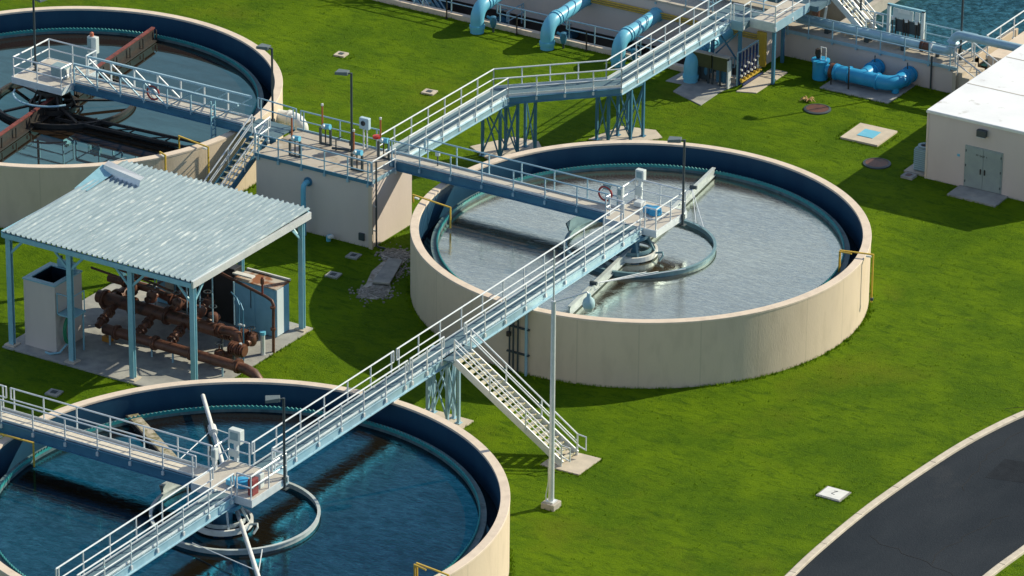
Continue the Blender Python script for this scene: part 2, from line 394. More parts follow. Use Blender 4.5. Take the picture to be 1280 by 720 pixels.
for line in (L, Rr):
    acc = 0; kj = MB()
    for i in range(1, len(line)-1):
        acc += (line[i]-line[i-1]).length
        if acc > 2.8:
            acc = 0; d = (line[i+1]-line[i]).normalized(); q = Vector((-d.y,d.x,0))*.15
            kj.bar(line[i]-q+Vector((0,0,.131)), line[i]+q+Vector((0,0,.131)), .02, .006)
    struct('kerb_joint', kj, MATS['crack_black'])
def slab(poly, z=.05, m=None, name='pavement'):
    return struct(name, MB().prism(poly, -.1, z), m or pav, bevel=.012)
slab([(5.95,-18.82),(7.92,-18.76),(7.92,-16.82),(5.95,-16.9)], .06)
slab([(-11.6,23.2),(-9.4,22.3),(-9.5,25.2),(-11.7,24.6)], .05, pav_g)
slab([(-12.7,24.3),(-9.5,24.5),(-8.85,27.5),(-12.6,26.0)], .035, pav_g)
slab([(-8.8,25.0),(-7.8,25.4),(-7.85,28.9),(-8.85,28.9)], .05, pav)
slab([(-5.35,27.85),(-1.25,27.85),(-1.25,30.95),(-5.35,30.95)], .06, pav_g)
slab([(7.0,18.55),(9.72,18.5),(9.72,19.98),(7.0,19.98)], .10, pav_g)
slab([(-21.75,-21.75),(-10.75,-21.75),(-10.7,-12.15),(-21.7,-12.15)], .08, pav_g)
# tower slabs
slab([(-16.5,10.9),(-14.2,9.6),(-12.9,12.3),(-13.9,13.4),(-15.3,13.2)], .07, pav)
slab([(-11.9,15.0),(-9.4,16.2),(-8.8,17.3),(-9.6,18.0),(-11.4,17.5)], .07, pav)
slab([(-1.5,-17.75),(1.05,-17.75),(1.05,-16.6),(-1.5,-16.6)], .07, pav)

def slab_thing(name, c, sx, sy, rot, m1, label, cat, group=None, inner=None, mi=None, h=.09):
    t = thing(name, (c[0],c[1],0), label, cat, group)
    def q(a, b):
        return [(c[0]+x*a*math.cos(rot)-y*b*math.sin(rot), c[1]+x*a*math.sin(rot)+y*b*math.cos(rot)) for x,y in ((-.5,-.5),(.5,-.5),(.5,.5),(-.5,.5))]
    MB().prism(q(sx,sy), -.1, h).build('frame', m1, t, bevel=.01)
    if inner:
        ms = MB().prism(q(sx*inner,sy*inner), h-.01, h+.025).build('lid', mi or darks, t)
    return t
slab_thing('valve_cover', (-29.2,18.1), .62,.62, .1, pav, 'square concrete valve cover in the grass beside the far left tank rim', 'valve cover', inner=.42)
slab_thing('valve_cover', (-22.3,16.1), .70,.62, .1, pav, 'square concrete valve cover in the grass between far tank and blue pipes', 'valve cover', inner=.42)
slab_thing('valve_cover', (-13.8,-4.0), .62,.62, .1, pav_g, 'upper of two concrete valve covers on the shaded grass in front of the concrete box', 'valve cover', inner=.4)
slab_thing('valve_cover', (-13.35,-6.45), .66,.62, .1, pav_g, 'lower of two concrete valve covers on the grass near the rubble', 'valve cover', inner=.4)
slab_thing('valve_cover', (-16.7,-24.5), .66,.62, .1, pav_g, 'concrete valve cover in shaded grass behind the near left walkway', 'valve cover', inner=.42)
t = slab_thing('hatch', (-.05,23.45), 2.15,2.3, .02, pav, 'large square concrete pad with pale blue metal hatch in the lawn', 'hatch', inner=.42, mi=skyb, h=.10)
t = thing('utility_cover', (18.35,-14.3,0), 'pale grey utility cover plate lying in grass near the road', 'utility cover')
MB().box(17.75,-14.85,-.05,18.95,-13.75,.05).build('frame', pav_g, t, bevel=.01)
MB().box(17.83,-14.77,.045,18.87,-13.83,.075).build('plate', white, t)
mk = MB(); mk.bar((18.28,-14.12,.08),(18.44,-14.05,.08),.03,.008).bar((18.44,-14.05,.08),(18.28,-14.38,.08),.03,.008).bar((18.28,-14.38,.08),(18.46,-14.42,.08),.03,.008); mk.build('marking', darks, t)
for (x,y,lab) in ((-4.0,25.15,'round dark iron manhole cover in sunlit lawn below the bright blue pipes'),(2.1,20.3,'round manhole cover in the shadow of the cream building')):
    t = thing('manhole', (x,y,0), lab, 'manhole')
    MB().lathe([(.72,-.05),(.72,.06),(.60,.09),(.60,.05)],x,y,28).build('ring', darks, t)
    MB().disc(x,y,.61,.075,28).build('lid', rust, t)
# dry leaf by the manhole
lf = MB()
for k in range(9):
    a = random.uniform(0,2*PI); r0 = random.uniform(.25,.5); c0 = Vector((-5.0,25.95,.05))
    lf.tube([c0, c0+Vector((math.cos(a)*r0*.6,math.sin(a)*r0*.6,.12)), c0+Vector((math.cos(a)*r0,math.sin(a)*r0,.03))], [.05,.04,.012], 5)
tag(lf.build('dry_branch', mat('dry_leaf', (.5,.33,.14), .9), loc=(-5.0,25.95,0)), 'dry tan palm debris on grass beside the iron manhole', 'debris')

# ------------------------------------------------------------------ tanks
H = 3.34; WZ = 2.30
def joint_mat(base):
    m = base.copy(); n = m.node_tree.nodes; l = m.node_tree.links; p = n['Principled BSDF']
    tc = n.new('ShaderNodeTexCoord'); sp = n.new('ShaderNodeSeparateXYZ'); l.new(tc.outputs['Object'], sp.inputs[0])
    at2 = n.new('ShaderNodeMath'); at2.operation = 'ARCTAN2'; l.new(sp.outputs[1], at2.inputs[0]); l.new(sp.outputs[0], at2.inputs[1])
    mu = n.new('ShaderNodeMath'); mu.operation = 'MULTIPLY'; mu.inputs[1].default_value = 24/(2*PI); l.new(at2.outputs[0], mu.inputs[0])
    fr = n.new('ShaderNodeMath'); fr.operation = 'FRACT'; l.new(mu.outputs[0], fr.inputs[0])
    lt = n.new('ShaderNodeMath'); lt.operation = 'LESS_THAN'; lt.inputs[1].default_value = .022; l.new(fr.outputs[0], lt.inputs[0])
    old = p.inputs['Base Color'].links[0].from_socket
    x = n.new('ShaderNodeMix'); x.data_type = 'RGBA'; l.new(old, x.inputs[6]); x.inputs[7].default_value = (.46,.40,.30,1)
    ml = n.new('ShaderNodeMath'); ml.operation = 'MULTIPLY'; ml.inputs[1].default_value = .55; l.new(lt.outputs[0], ml.inputs[0])
    l.new(ml.outputs[0], x.inputs[0])
    # soft damp streaks near the foot and thin runs from the rim
    st = n.new('ShaderNodeCombineXYZ'); l.new(mu.outputs[0], st.inputs[0])
    zz = n.new('ShaderNodeMath'); zz.operation = 'MULTIPLY'; zz.inputs[1].default_value = .12; l.new(sp.outputs[2], zz.inputs[0]); l.new(zz.outputs[0], st.inputs[2])
    no = n.new('ShaderNodeTexNoise'); no.inputs['Scale'].default_value = 5; no.inputs['Detail'].default_value = 6; l.new(st.outputs[0], no.inputs['Vector'])
    mr = n.new('ShaderNodeMapRange'); mr.inputs[1].default_value = .50; mr.inputs[2].default_value = .78; mr.inputs[4].default_value = .35; l.new(no.outputs[0], mr.inputs[0])
    x2 = n.new('ShaderNodeMix'); x2.data_type = 'RGBA'; l.new(x.outputs[2], x2.inputs[6]); x2.inputs[7].default_value = (.40,.34,.25,1)
    l.new(mr.outputs[0], x2.inputs[0]); l.new(x2.outputs[2], p.inputs['Base Color'])
    return m
tankwall = joint_mat(stucco)
def tank(cx, cy, Ro, wm, label, tanklabel):
    t = thing('settling_tank', (cx,cy,0), label, 'water tank', 'round clarifier tanks')
    N = 160
    MB().lathe([(Ro-.38,-.3),(Ro,-.3),(Ro,H-.10)], cx, cy, N).build('wall', tankwall, t, smooth=True)
    MB().lathe([(Ro,H-.10),(Ro+.015,H-.10),(Ro+.015,H-.015),(Ro,H),(Ro-.39,H),(Ro-.40,H-.02),(Ro-.40,H-.10),(Ro-.38,H-.10)], cx, cy, N).build('rim', rimc, t)
    MB().lathe([(Ro-.38,H-.10),(Ro-.385,1.3)], cx, cy, N).build('lining', navy, t, smooth=True)
    rw = Ro-1.28
    MB().lathe([(Ro-.40,1.55),(rw+.28,1.55)], cx, cy, N).build('channel_floor', navyd, t)
    MB().lathe([(rw+.30,1.4),(rw+.30,2.46),(rw+.035,2.46),(rw+.035,2.44),(rw-.025,2.44),(rw-.025,1.4)], cx, cy, N).build('launder_wall', tealc, t)
    # notched weir plate
    mb = MB(); n = 330; vs = []; fs = []
    for i in range(n*2):
        a = 2*PI*i/(n*2); zt = 2.62 if i % 2 else 2.54
        for r in (rw-.03, rw+.03):
            vs += [(cx+r*math.cos(a), cy+r*math.sin(a), 2.44), (cx+r*math.cos(a), cy+r*math.sin(a), zt)]
    for i in range(n*2):
        a, b = i*4, ((i+1)%(n*2))*4
        fs += [(a,b,b+1,a+1)[::-1], (a+2,b+2,b+3,a+3), (a+1,b+1,b+3,a+3)]
    mb.add(vs, fs).build('weir', teal, t)
    w = struct('water', MB().disc(cx, cy, rw-.031, WZ, 128), wm)
    w2 = struct('water', MB().lathe([(Ro-.386,1.75),(rw+.301,1.75)], cx, cy, 96), channelw)
    return t
channelw = water_mat('water_channel', (.004,.010,.014), (.02,.05,.07), .01, 2, .05, (1,1,1), .1)
A_, B_, C_ = (0,0), (.05,-34.1), (-34.1,0)
RA, RB, RC = 11.0, 11.70, 11.12
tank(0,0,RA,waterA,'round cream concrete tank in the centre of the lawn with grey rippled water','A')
tank(B_[0],B_[1],RB,waterB,'nearest round tank at the lower left with deep blue water','B')
tank(C_[0],C_[1],RC,waterC,'far upper left round tank with still teal water and rusty arms','C')

# yellow pipes over the rims
def rim_pipe(a, b, c, d, label, side=False, m=yellow, gauge=True):
    # a: foot outside, b: top outside, c: top inside, d: foot inside
    t = thing('yellow_pipe', (a[0],a[1],0), label, 'pipe', 'yellow pipes over the tank rims')
    MB().tube([a,b,c,d], .045, 8).build('pipe', m, t, smooth=True)
    dirv = (Vector(c)-Vector(b)).normalized(); k = Vector((-dirv.y,dirv.x,0))*.16
    if side: MB().tube([Vector(b)+k*1.4-dirv*-1.0, Vector(c)+k, Vector(d)+k], .04, 8).build('pipe', m, t)
    if gauge:
        p = Vector(a); MB().lathe([(0,p.z+.25),(.09,p.z+.22),(.09,p.z+.1),(0,p.z+.07)],p.x,p.y,12).build('valve', darks, t)
    MB().bar(Vector(b)+dirv*.1-Vector((0,0,.12)),Vector(b)+dirv*.35-Vector((0,0,.12)),.12,.06).build('clamp', alu, t)
    return t
rim_pipe((11.1,2.75,1.1),(11.1,2.75,3.55),(9.55,2.35,3.55),(9.55,2.35,2.5),'yellow pipe loop over the right rim of the centre tank',True)
rim_pipe((-11.05,-2.9,3.1),(-11.05,-2.9,3.52),(-8.7,-3.25,3.52),(-8.7,-3.25,2.45),'yellow pipe over the left rim of the centre tank below the footbridge',gauge=False)
rim_pipe((-22.85,-3.3,.3),(-22.85,-3.3,3.5),(-24.9,-2.9,3.5),(-24.9,-2.9,2.6),'yellow pipe over the rim of the far left tank beside the stairs')
rim_pipe((-24.1,-5.2,.3),(-24.1,-5.2,3.45),(-24.55,-5.0,3.45),(-24.55,-5.0,3.2),'short yellow pipe over the far left tank rim next to the ribbed roof')
rim_pipe((11.95,-35.9,.8),(11.95,-35.9,3.6),(10.3,-35.7,3.6),(10.3,-35.7,2.4),'yellow pipe loop over the near tank rim at the bottom edge of the photo',True)
rim_pipe((-11.9,-35.1,.8),(-11.9,-35.1,3.55),(-9.9,-35.0,3.55),(-9.9,-35.0,2.4),'yellow pipe over the near tank rim under the left walkway')

# ------------------------------------------------------------------ tank mechanisms
def mechanism(cx, cy, m_ring, m_arm, m_arm_dark, label, style):
    t = thing('skimmer', (cx,cy,WZ), label, 'skimmer mechanism', 'rotating skimmers in the tanks')
    # big floating baffle ring
    a0, a1 = (R(-175), R(120)) if style == 'A' else (0, 2*PI)
    MB().lathe([(3.55,2.15),(3.61,2.15),(3.61,2.49),(3.65,2.49),(3.65,2.54),(3.51,2.54),(3.51,2.49),(3.55,2.49)],cx,cy,72,close=True).build('baffle_ring', m_ring, t)
    # centre column, drive and cage ring
    MB().lathe([(0,3.42),(.85,3.42),(.85,3.25),(.42,3.15),(.42,1.9)],cx,cy-.9,28).build('drive_column', m_arm_dark if style == 'C' else bluebeam, t, smooth=True)
    MB().lathe([(1.18,2.38),(1.30,2.38),(1.30,2.62),(1.18,2.62)],cx,cy-.9,40,close=True).build('drive_ring', white if style != 'C' else blackm, t)
    MB().lathe([(.98,2.60),(1.05,2.60),(1.05,2.78),(.98,2.78)],cx,cy-.9,40,close=True).build('drive_ring', m_ring, t)
    for k in range(6):
        a = k*PI/3+.3; c, s = math.cos(a), math.sin(a)
        MB().bar((cx+.8*c,cy-.9+.8*s,3.3),(cx+1.15*c,cy-.9+1.15*s,2.6),.09,.09).build('drive_strut', m_ring, t)
    hook = MB().tube([(cx+1.3,cy-.75,2.6),(cx+1.6,cy-.65,2.66),(cx+1.75,cy-.85,2.6),(cx+1.7,cy-1.1,2.4)], .05, 7).build('hook', m_ring, t)
    if style == 'A':
        d = Vector((-.145,.989,0)); s = Vector((.989,.145,0))
        c0 = Vector((cx,cy,0))
        for sgn, r0, r1 in ((1,1.2,9.65),(-1,.9,8.75)):
            p0, p1 = c0+d*sgn*r0, c0+d*sgn*r1; z = Vector((0,0,2.52))
            mb = MB(); mb.bar(p0+z, p1+z, .07, .46); mb.bar(p0+z+Vector((0,0,.25)), p1+z+Vector((0,0,.25)), .18, .04)
            mb.bar(p0+z-Vector((0,0,.12)), p1+z-Vector((0,0,.12)), .22, .04)
            arm = mb.build('arm', m_arm, t)
            q = p1.lerp(p0,.35)+z
            br = MB(); br.tube([q+Vector((0,0,.3)), c0+d*sgn*2.9+s*2.1+Vector((0,0,2.6))], .018, 5)
            br.tube([q+Vector((0,0,.3)), c0+d*sgn*3.2+s*1.6+Vector((0,0,2.6))], .018, 5); br.build('stay_cable', alu, t)
            MB().tube([q+Vector((0,0,.35))-s*.1, q+Vector((0,0,.35))+s*.25], .10, 8).build('pulley', darks, t)
        MB().lathe([(3.68,2.3),(3.90,2.85),(3.84,2.87),(3.62,2.3)],cx,cy,14,close=True,a0=R(160),a1=R(188)).build('scum_baffle', m_ring, t)
        MB().tube([c0+d*-5.3+s*-.1+Vector((0,0,2.55)), c0+s*3.2-d*2.2+Vector((0,0,2.65))], .022, 5).build('stay_cable', alu, t)
    if style == 'B':
        p0, p1 = Vector((-7.35,-25.9,2.85)), Vector((-.9,-33.0,2.7)); 
        q0, q1 = Vector((.35,-34.35,2.7)), Vector((6.9,-41.4,2.7))
        for a, b in ((p0,p1),(q0,q1)):
            MB().tube([a,b], .10, 12).build('arm', m_arm, t, smooth=True)
        # stays
        for a, b in (((-5.0,-28.55,2.85),(-4.7,-31.8,2.6)),((-4.9,-28.6,2.85),(-1.4,-32.0,3.2)),((4.4,-38.7,2.7),(3.1,-36.5,2.6)),((4.2,-38.4,2.7),(.3,-37.6,2.6)),((-5.2,-28.4,2.85),(-4.6,-27.9,2.5))):
            MB().tube([a,b], .025, 6).build('stay_cable', alu, t)
        sb = MB().tube([(-5.15,-28.35,2.85),(-4.75,-28.8,2.85)], .2, 10).build('collar', white, t)
        MB().lathe([(3.68,2.3),(3.86,2.8),(3.66,2.84),(3.62,2.3)],cx,cy,12,close=True,a0=R(164),a1=R(182)).build('scum_baffle', m_ring, t)
    if style == 'C':
        d = Vector((-.135,.991,0)); s = Vector((.991,.135,0)); c0 = Vector((cx,cy,0))
        for sgn, r0, r1 in ((1,1.0,9.7),(-1,1.0,9.7)):
            p0, p1 = c0+d*sgn*r0, c0+d*sgn*r1; z = Vector((0,0,2.62))
            mb = MB(); mb.bar(p0+z, p1+z, .06, .74)
            for k in range(7):
                q = p0.lerp(p1, k/6); mb.bar(q+z+s*.16-Vector((0,0,.3)), q+z+s*.16+Vector((0,0,.3)), .06,.06)
            mb.bar(p0+z-Vector((0,0,.26))+s*.15, p1+z-Vector((0,0,.26))+s*.15, .25, .06)
            arm = mb.build('arm', blackm, t)
            MB().bar(p0+z+Vector((0,0,.40)), p1+z+Vector((0,0,.40)), .20, .07).build('arm_top', rustr, t)
        for k in range(5):
            a = k*PI*2/5+.5
            MB().bar((cx+.5*math.cos(a),cy-.9+.5*math.sin(a),2.75),(cx+3.5*math.cos(a),cy+3.5*math.sin(a),2.55),.14,.10).build('spoke', blackm, t)
        # dark lattice added at the water surface to stand for the footbridge's reflection
        tr = MB()
        p0, p1 = Vector((-33.0,-1.9,2.45)), Vector((-24.4,-1.5,2.5)); o = Vector((0,.8,0))
        tr.bar(p0-o*.5,p1-o*.5,.10,.14); tr.bar(p0+o*.5,p1+o*.5,.10,.14)
        for k in range(8):
            q, q2 = p0.lerp(p1,k/8), p0.lerp(p1,(k+1)/8); tr.bar(q-o*.5, q2+o*.5 if k%2 else q+o*.5, .06,.06)
        tr.build('truss', blackm, t)
    return t
ringm = mat('ring_pale_teal', (.16,.29,.33), .5, .1, col2=(.12,.22,.26), nscale=2)
armp = mat('arm_pale_grey', (.50,.56,.56), .55, .1, col2=(.36,.42,.42), nscale=2)
mechanism(0,0,ringm,armp,bluebeam,'pale teal ring and two grey skimmer arms in the grey water of the centre tank','A')
mechanism(B_[0],B_[1],armp,white,bluebeam,'white ring and round white arms with stay cables in the near deep blue tank','B')
mechanism(C_[0],C_[1],blackm,rustr,blackm,'black ring and rust red arms in the far left teal tank','C')
# scum trough in the near tank
t = thing('scum_trough', (-6.6,-29.9,2.3), 'pale algae covered trough slanting to the weir of the near tank', 'trough')
p0, p1 = Vector((-9.25,-28.6,2.46)), Vector((-4.25,-31.9,2.46)); s_ = (p1-p0).cross(Vector((0,0,1))).normalized()
MB().bar(p0+s_*.0, p1, .5, .12).build('lip', scumm, t)
MB().bar(p0+s_*.32-Vector((0,0,.08)), p1+s_*.32-Vector((0,0,.08)), .06, .34).build('side', blackm, t)
st = MB()
for k in range(11):
    q = p0.lerp(p1,k/10); st.bar(q+s_*.2-Vector((0,0,.05)), q+s_*.42-Vector((0,0,.2)), .05,.05)
st.build('bracket', darks, t)

# ------------------------------------------------------------------ bridges
DZ = 3.85
def platform(t, cx, cy, x0, x1, y0, y1, z, m_deck, hole=None):
    MB().box(x0,y0,z-.08,x1,y1,z).build('platform_deck', m_deck, t)
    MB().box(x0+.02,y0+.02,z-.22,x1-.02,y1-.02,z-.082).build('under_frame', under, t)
    e = MB()
    e.box(x0,y0-.04,z-.34,x1,y0,z+.02); e.box(x0,y1,z-.34,x1,y1+.04,z+.02)
    e.box(x0-.04,y0-.04,z-.34,x0,y1+.04,z+.02); e.box(x1,y0-.04,z-.34,x1+.04,y1+.04,z+.02)
    e.build('platform_edge', alu, t)

# -- footbridge concrete box -> centre tank
t = thing('footbridge', (-7,0,3.3), 'footbridge with dark blue side beam from the concrete box to the centre tank platform', 'footbridge')
MB().box(-14.0,-.44,DZ-.05,-1.42,.44,DZ).build('deck', grate_l, t)
beam_pair(t, (-14.0,0), (-1.42,0), 1.0, DZ, .46, bluebeam, bluebeam)
railing(t, [(-14.0,-.54,DZ),(-1.45,-.54,DZ)], m=alud)
railing(t, [(-12.6,.54,DZ),(-1.45,.54,DZ)], m=alud)
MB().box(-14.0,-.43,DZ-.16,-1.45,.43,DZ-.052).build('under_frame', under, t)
cb = MB()
for k in range(9): cb.bar((-13.5+k*1.45,-.47,DZ-.4),(-12.05+k*1.45,.47,DZ-.4),.07,.06)
cb.build('cross_brace', bluebeam, t)
# -- footbridge centre tank -> near tank
t = thing('footbridge', (.1,-17,3.3), 'long bright footbridge linking centre tank and near tank platforms, with the white stairs beside it', 'footbridge')
x0, x1 = -.30, .66; xc = (x0+x1)/2
MB().box(x0+.05,-32.3,DZ-.05,x1-.05,-1.02,DZ).build('deck', grate, t)
beam_pair(t, (xc,-32.3), (xc,-1.02), x1-x0-.0, DZ, .46, alud, alud)
railing(t, [(x0-.05,-32.2,DZ),(x0-.05,-21.1,DZ)])
railing(t, [(x0-.05,-20.85,DZ),(x0-.05,-1.1,DZ)])
railing(t, [(x1+.05,-32.2,DZ),(x1+.05,-21.6,DZ)])
railing(t, [(x1+.05,-21.4,DZ),(x1+.05,-18.6,DZ)])
railing(t, [(x1+.05,-16.9,DZ),(x1+.05,-1.1,DZ)])
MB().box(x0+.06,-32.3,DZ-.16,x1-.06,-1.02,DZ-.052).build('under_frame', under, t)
cb = MB()
for k in range(20): cb.bar((x0,-32+k*1.5,DZ-.4),(x1,-30.5+k*1.5,DZ-.4),.07,.06)
cb.build('cross_brace', alud, t)
MB().box(x1,-18.7,DZ-.06,x1+.55,-16.85,DZ+.0).build('landing', grate, t)
# saddle where it sits on the rims
for (yy) in (-22.55, -10.8): MB().box(x0-.1,yy-.22,3.345,x1+.1,yy+.22,DZ-.47).build('saddle', alu, t)
# A platform
t = thing('tank_platform', (0,.4,3.4), 'square service platform with white railings at the middle of the centre tank', 'platform', 'square platforms over the tank centres')
platform(t, 0,0,-1.42,1.42,-1.0,1.85,DZ,grate_l)
railing(t, [(x1+.12,-.95,DZ),(1.38,-.95,DZ),(1.38,1.82,DZ),(-1.38,1.82,DZ),(-1.38,.58,DZ)], ends=False)
railing(t, [(-1.38,-.58,DZ),(-1.38,-.95,DZ),(x0-.1,-.95,DZ)], ends=False)
MB().lathe([(0,4.2),(.30,4.17),(.33,3.87)],.35,.75,20).build('drive_motor', blue, t, smooth=True)
MB().box(-.25,.55,3.86,.1,1.0,4.15).build('gearbox', blue, t, bevel=.03)
MB().box(-1.0,1.0,3.86,-.6,1.5,4.1).build('step', alu, t, bevel=.02)
def panel(nm, x, y, z0, zb, zt, wx, wy, label, mm=offw, m2=alu):
    t = thing('control_station', (x,y,z0), label, 'control box')
    MB().box(x-.08,y-.08,z0,x+.08,y+.08,zb).build('post', m2, t)
    MB().box(x-wx/2,y-wy/2,zb,x+wx/2,y+wy/2,zt).build('cabinet', mm, t, bevel=.03)
    MB().box(x-wx*.32,y-wy/2-.015,zb+(zt-zb)*.3,x+wx*.32,y-wy/2,zb+(zt-zb)*.85).build('window', glassd if nm == 'x' else ac, t)
    MB().box(x-wx*.4,y-wy/2-.04,z0+.25,x+wx*.4,y-wy/2,zb-.25).build('junction_box', offw, t, bevel=.02)
    return t
panel('control_panel', -1.15, 1.9, DZ, 4.85, 5.42, .46, .3, 'grey-white control box on a post at the back corner of the centre tank platform')
panel('control_panel', -1.15, -32.2, DZ, 4.7, 5.35, .62, .34, 'big weathered control box on the back corner of the near tank platform')
panel('control_panel', -1.45, -33.4, DZ, 4.3, 4.85, .25, .25, 'small grey control box where the left walkway meets the near tank platform')
panel('control_panel', -1.5, .62, DZ, 4.35, 4.85, .28, .25, 'small grey control box where the blue footbridge meets the centre tank platform')
# B platform
t = thing('tank_platform', (0,-33.6,3.4), 'square service platform with railings at the middle of the near blue tank', 'platform', 'square platforms over the tank centres')
platform(t, 0,0,-1.5,1.55,-35.0,-32.3,DZ,grate_l)
railing(t, [(x1+.12,-32.32,DZ),(1.5,-32.32,DZ),(1.5,-34.96,DZ),(.78,-34.96,DZ)], ends=False)
railing(t, [(x0-.1,-32.32,DZ),(-1.46,-32.32,DZ),(-1.46,-33.4,DZ)], ends=False)
MB().lathe([(0,4.2),(.30,4.17),(.33,3.87)],.45,-34.1,20).build('drive_motor', blue, t, smooth=True)
MB().box(-.2,-34.4,3.86,.15,-33.9,4.12).build('gearbox', skyb, t, bevel=.03)
t = thing('fire_cabinet', (1.3,-34.4,DZ), 'dark red upright cabinet on the right side of the near tank platform', 'cabinet')
MB().box(1.15,-34.7,DZ,1.4,-34.25,DZ+.75).build('body', mat('dark_red',(.20,.03,.03),.5), t, bevel=.02)
MB().box(1.13,-34.6,DZ+.2,1.15,-34.35,DZ+.6).build('door', mat('dull_red',(.30,.06,.05),.5), t)
MB().box(1.0,-33.9,DZ,1.25,-33.6,DZ+.65).build('side_box', offw, t, bevel=.02)
# -- near tank lower bridge
t = thing('footbridge', (.15,-41,3.3), 'footbridge running from the near tank platform down to the bottom edge of the photo', 'footbridge')
MB().box(x0+.05,-46.6,DZ-.05,x1-.05,-35.02,DZ).build('deck', grate, t)
MB().box(x0+.06,-46.6,DZ-.16,x1-.06,-35.1,DZ-.052).build('under_frame', under, t)
beam_pair(t, (xc,-46.6), (xc,-35.02), x1-x0, DZ, .46, alud, alud)
railing(t, [(x0-.05,-46.2,DZ),(x0-.05,-35.1,DZ)])
railing(t, [(x1+.05,-46.2,DZ),(x1+.05,-35.1,DZ)])
# -- left walkway to near tank
t = thing('footbridge', (-8,-34,3.3), 'footbridge with pale plank deck coming from the left edge into the near tank', 'footbridge')
MB().box(-24,-34.5,DZ-.05,-1.52,-33.45,DZ).build('deck', mat('pale_planks',(.66,.62,.53),.8,col2=(.5,.46,.38),nscale=1.5,stretch=(6,1,1)), t)
MB().box(-24,-34.45,DZ-.16,-1.55,-33.5,DZ-.052).build('under_frame', under, t)
beam_pair(t, (-24,-33.98), (-1.52,-33.98), 1.12, DZ, .5, bluebeam, bluebeam)
railing(t, [(-12.3,-33.38,DZ),(-1.6,-33.38,DZ)], m=alu)
railing(t, [(-24,-33.38,DZ),(-12.55,-33.38,DZ)], m=alu)
railing(t, [(-24,-34.58,DZ),(-1.6,-34.58,DZ)], m=alu)

# -- far tank truss bridge and platform
t = thing('footbridge', (-28,0,3.3), 'trussed footbridge over the far left tank to its platform', 'footbridge')
ym = -.15
MB().box(-33,ym-.5,DZ-.05,-22.6,ym+.5,DZ).build('deck', grate_l, t)
MB().box(-33,ym-.49,DZ-.16,-22.6,ym+.49,DZ-.052).build('under_frame', under, t)
beam_pair(t, (-33,ym), (-22.6,ym), 1.1, DZ, .40, bluebeam, bluebeam)
for s_ in (-1,1):
    yy = ym+s_*.6
    mb = MB(); mb.bar((-32.9,yy,DZ+1.07),(-22.8,yy,DZ+1.07),.10,.10); mb.tube([(-32.9,yy,DZ+.55),(-22.8,yy,DZ+.55)],.03,6)
    n = 7
    ro = mb.build('truss', alud, t)
    for k in range(n):
        xa = -32.9+k*10.1/n; xb = xa+10.1/n
        MB().bar((xa,yy,DZ-.1),(xa,yy,DZ+1.02),.07,.07).build('upright', alu if s_ > 0 else alud, ro)
        za, zb2 = (DZ+1.02, DZ) if k < 4 else (DZ, DZ+1.02)
        MB().bar((xa,yy,za),(xb,yy,zb2),.06,.06).build('diagonal', alu if s_ > 0 and k < 4 else alud, ro)  # lit far diagonals pale, shaded ones blue: the light is in the colour
t = thing('tank_platform', (-34.5,-.1,3.4), 'service platform with railings and lamp at the middle of the far left tank', 'platform', 'square platforms over the tank centres')
platform(t,0,0,-36.1,-33.0,-1.7,1.4,DZ,grate_l)
railing(t, [(-33.05,.5,DZ),(-33.05,1.36,DZ),(-36.05,1.36,DZ),(-36.05,-1.66,DZ),(-33.05,-1.66,DZ),(-33.05,-.8,DZ)], ends=False, m=alu)
MB().tube(arc(-34.0,-1.3,3.3,1.9,(1,0,0),(0,1,0),R(200),R(330),10), .05, 7).build('cable_hoop', alud, t)
t = thing('equipment_box', (-33.9,-.3,DZ), 'blue-grey box on the deck of the far left tank platform', 'equipment box')
MB().box(-34.5,-.6,DZ,-33.6,.0,DZ+.62).build('body', ac, t, bevel=.03)
MB().box(-33.59,-.5,DZ+.05,-33.55,-.1,DZ+.55).build('end_plate', white, t)
t = thing('signal_mast', (-33.5,1.7,DZ), 'grey signal cabinet with orange beacon behind the far tank platform', 'signal mast')
MB().bar((-33.4,1.7,3.6),(-33.4,1.7,5.0),.14,.14).build('post', alu, t)
MB().box(-33.75,1.55,4.6,-33.2,1.85,5.5).build('cabinet', offw, t, bevel=.03)
MB().box(-33.72,1.52,4.7,-33.5,1.55,5.4).build('door', ac, t)
MB().lathe([(0,5.75),(.10,5.68),(.11,5.5)],-33.55,1.7,12).build('beacon', mat('beacon_orange',(.5,.15,.08),.4), t)

# -- landing between far tank and box, with its stair
t = thing('landing', (-21.6,0,3.3), 'railed landing between the far left tank and the concrete box', 'landing')
MB().box(-22.6,-.9,3.62,-20.45,.8,3.70).build('deck', grate, t)
MB().box(-22.6,-.9,3.30,-20.45,-.86,3.62).build('edge', bluebeam, t)
MB().box(-22.6,.76,3.30,-20.45,.8,3.62).build('edge', bluebeam, t)
railing(t, [(-22.7,.85,3.7),(-20.4,.85,3.6)], m=alud)
railing(t, [(-20.75,-.95,3.7),(-20.75,-2.3,3.55),(-20.4,-2.7,3.5)], m=alu, ends=True)
t = thing('ladder_rack', (-23.0,-.9,3.3), 'small blue ladder hanging beside the far tank bridge end', 'ladder')
lad = MB(); lad.bar((-24.2,-1.1,2.2),(-24.2,-1.1,4.9),.06,.06); lad.bar((-24.2,-.75,2.2),(-24.2,-.75,4.9),.06,.06)
lad.build('rail', post_blue, t)
for k in range(8): MB().bar((-24.2,-1.1,2.4+k*.32),(-24.2,-.75,2.4+k*.32),.04,.04).build('rung', post_blue, t)

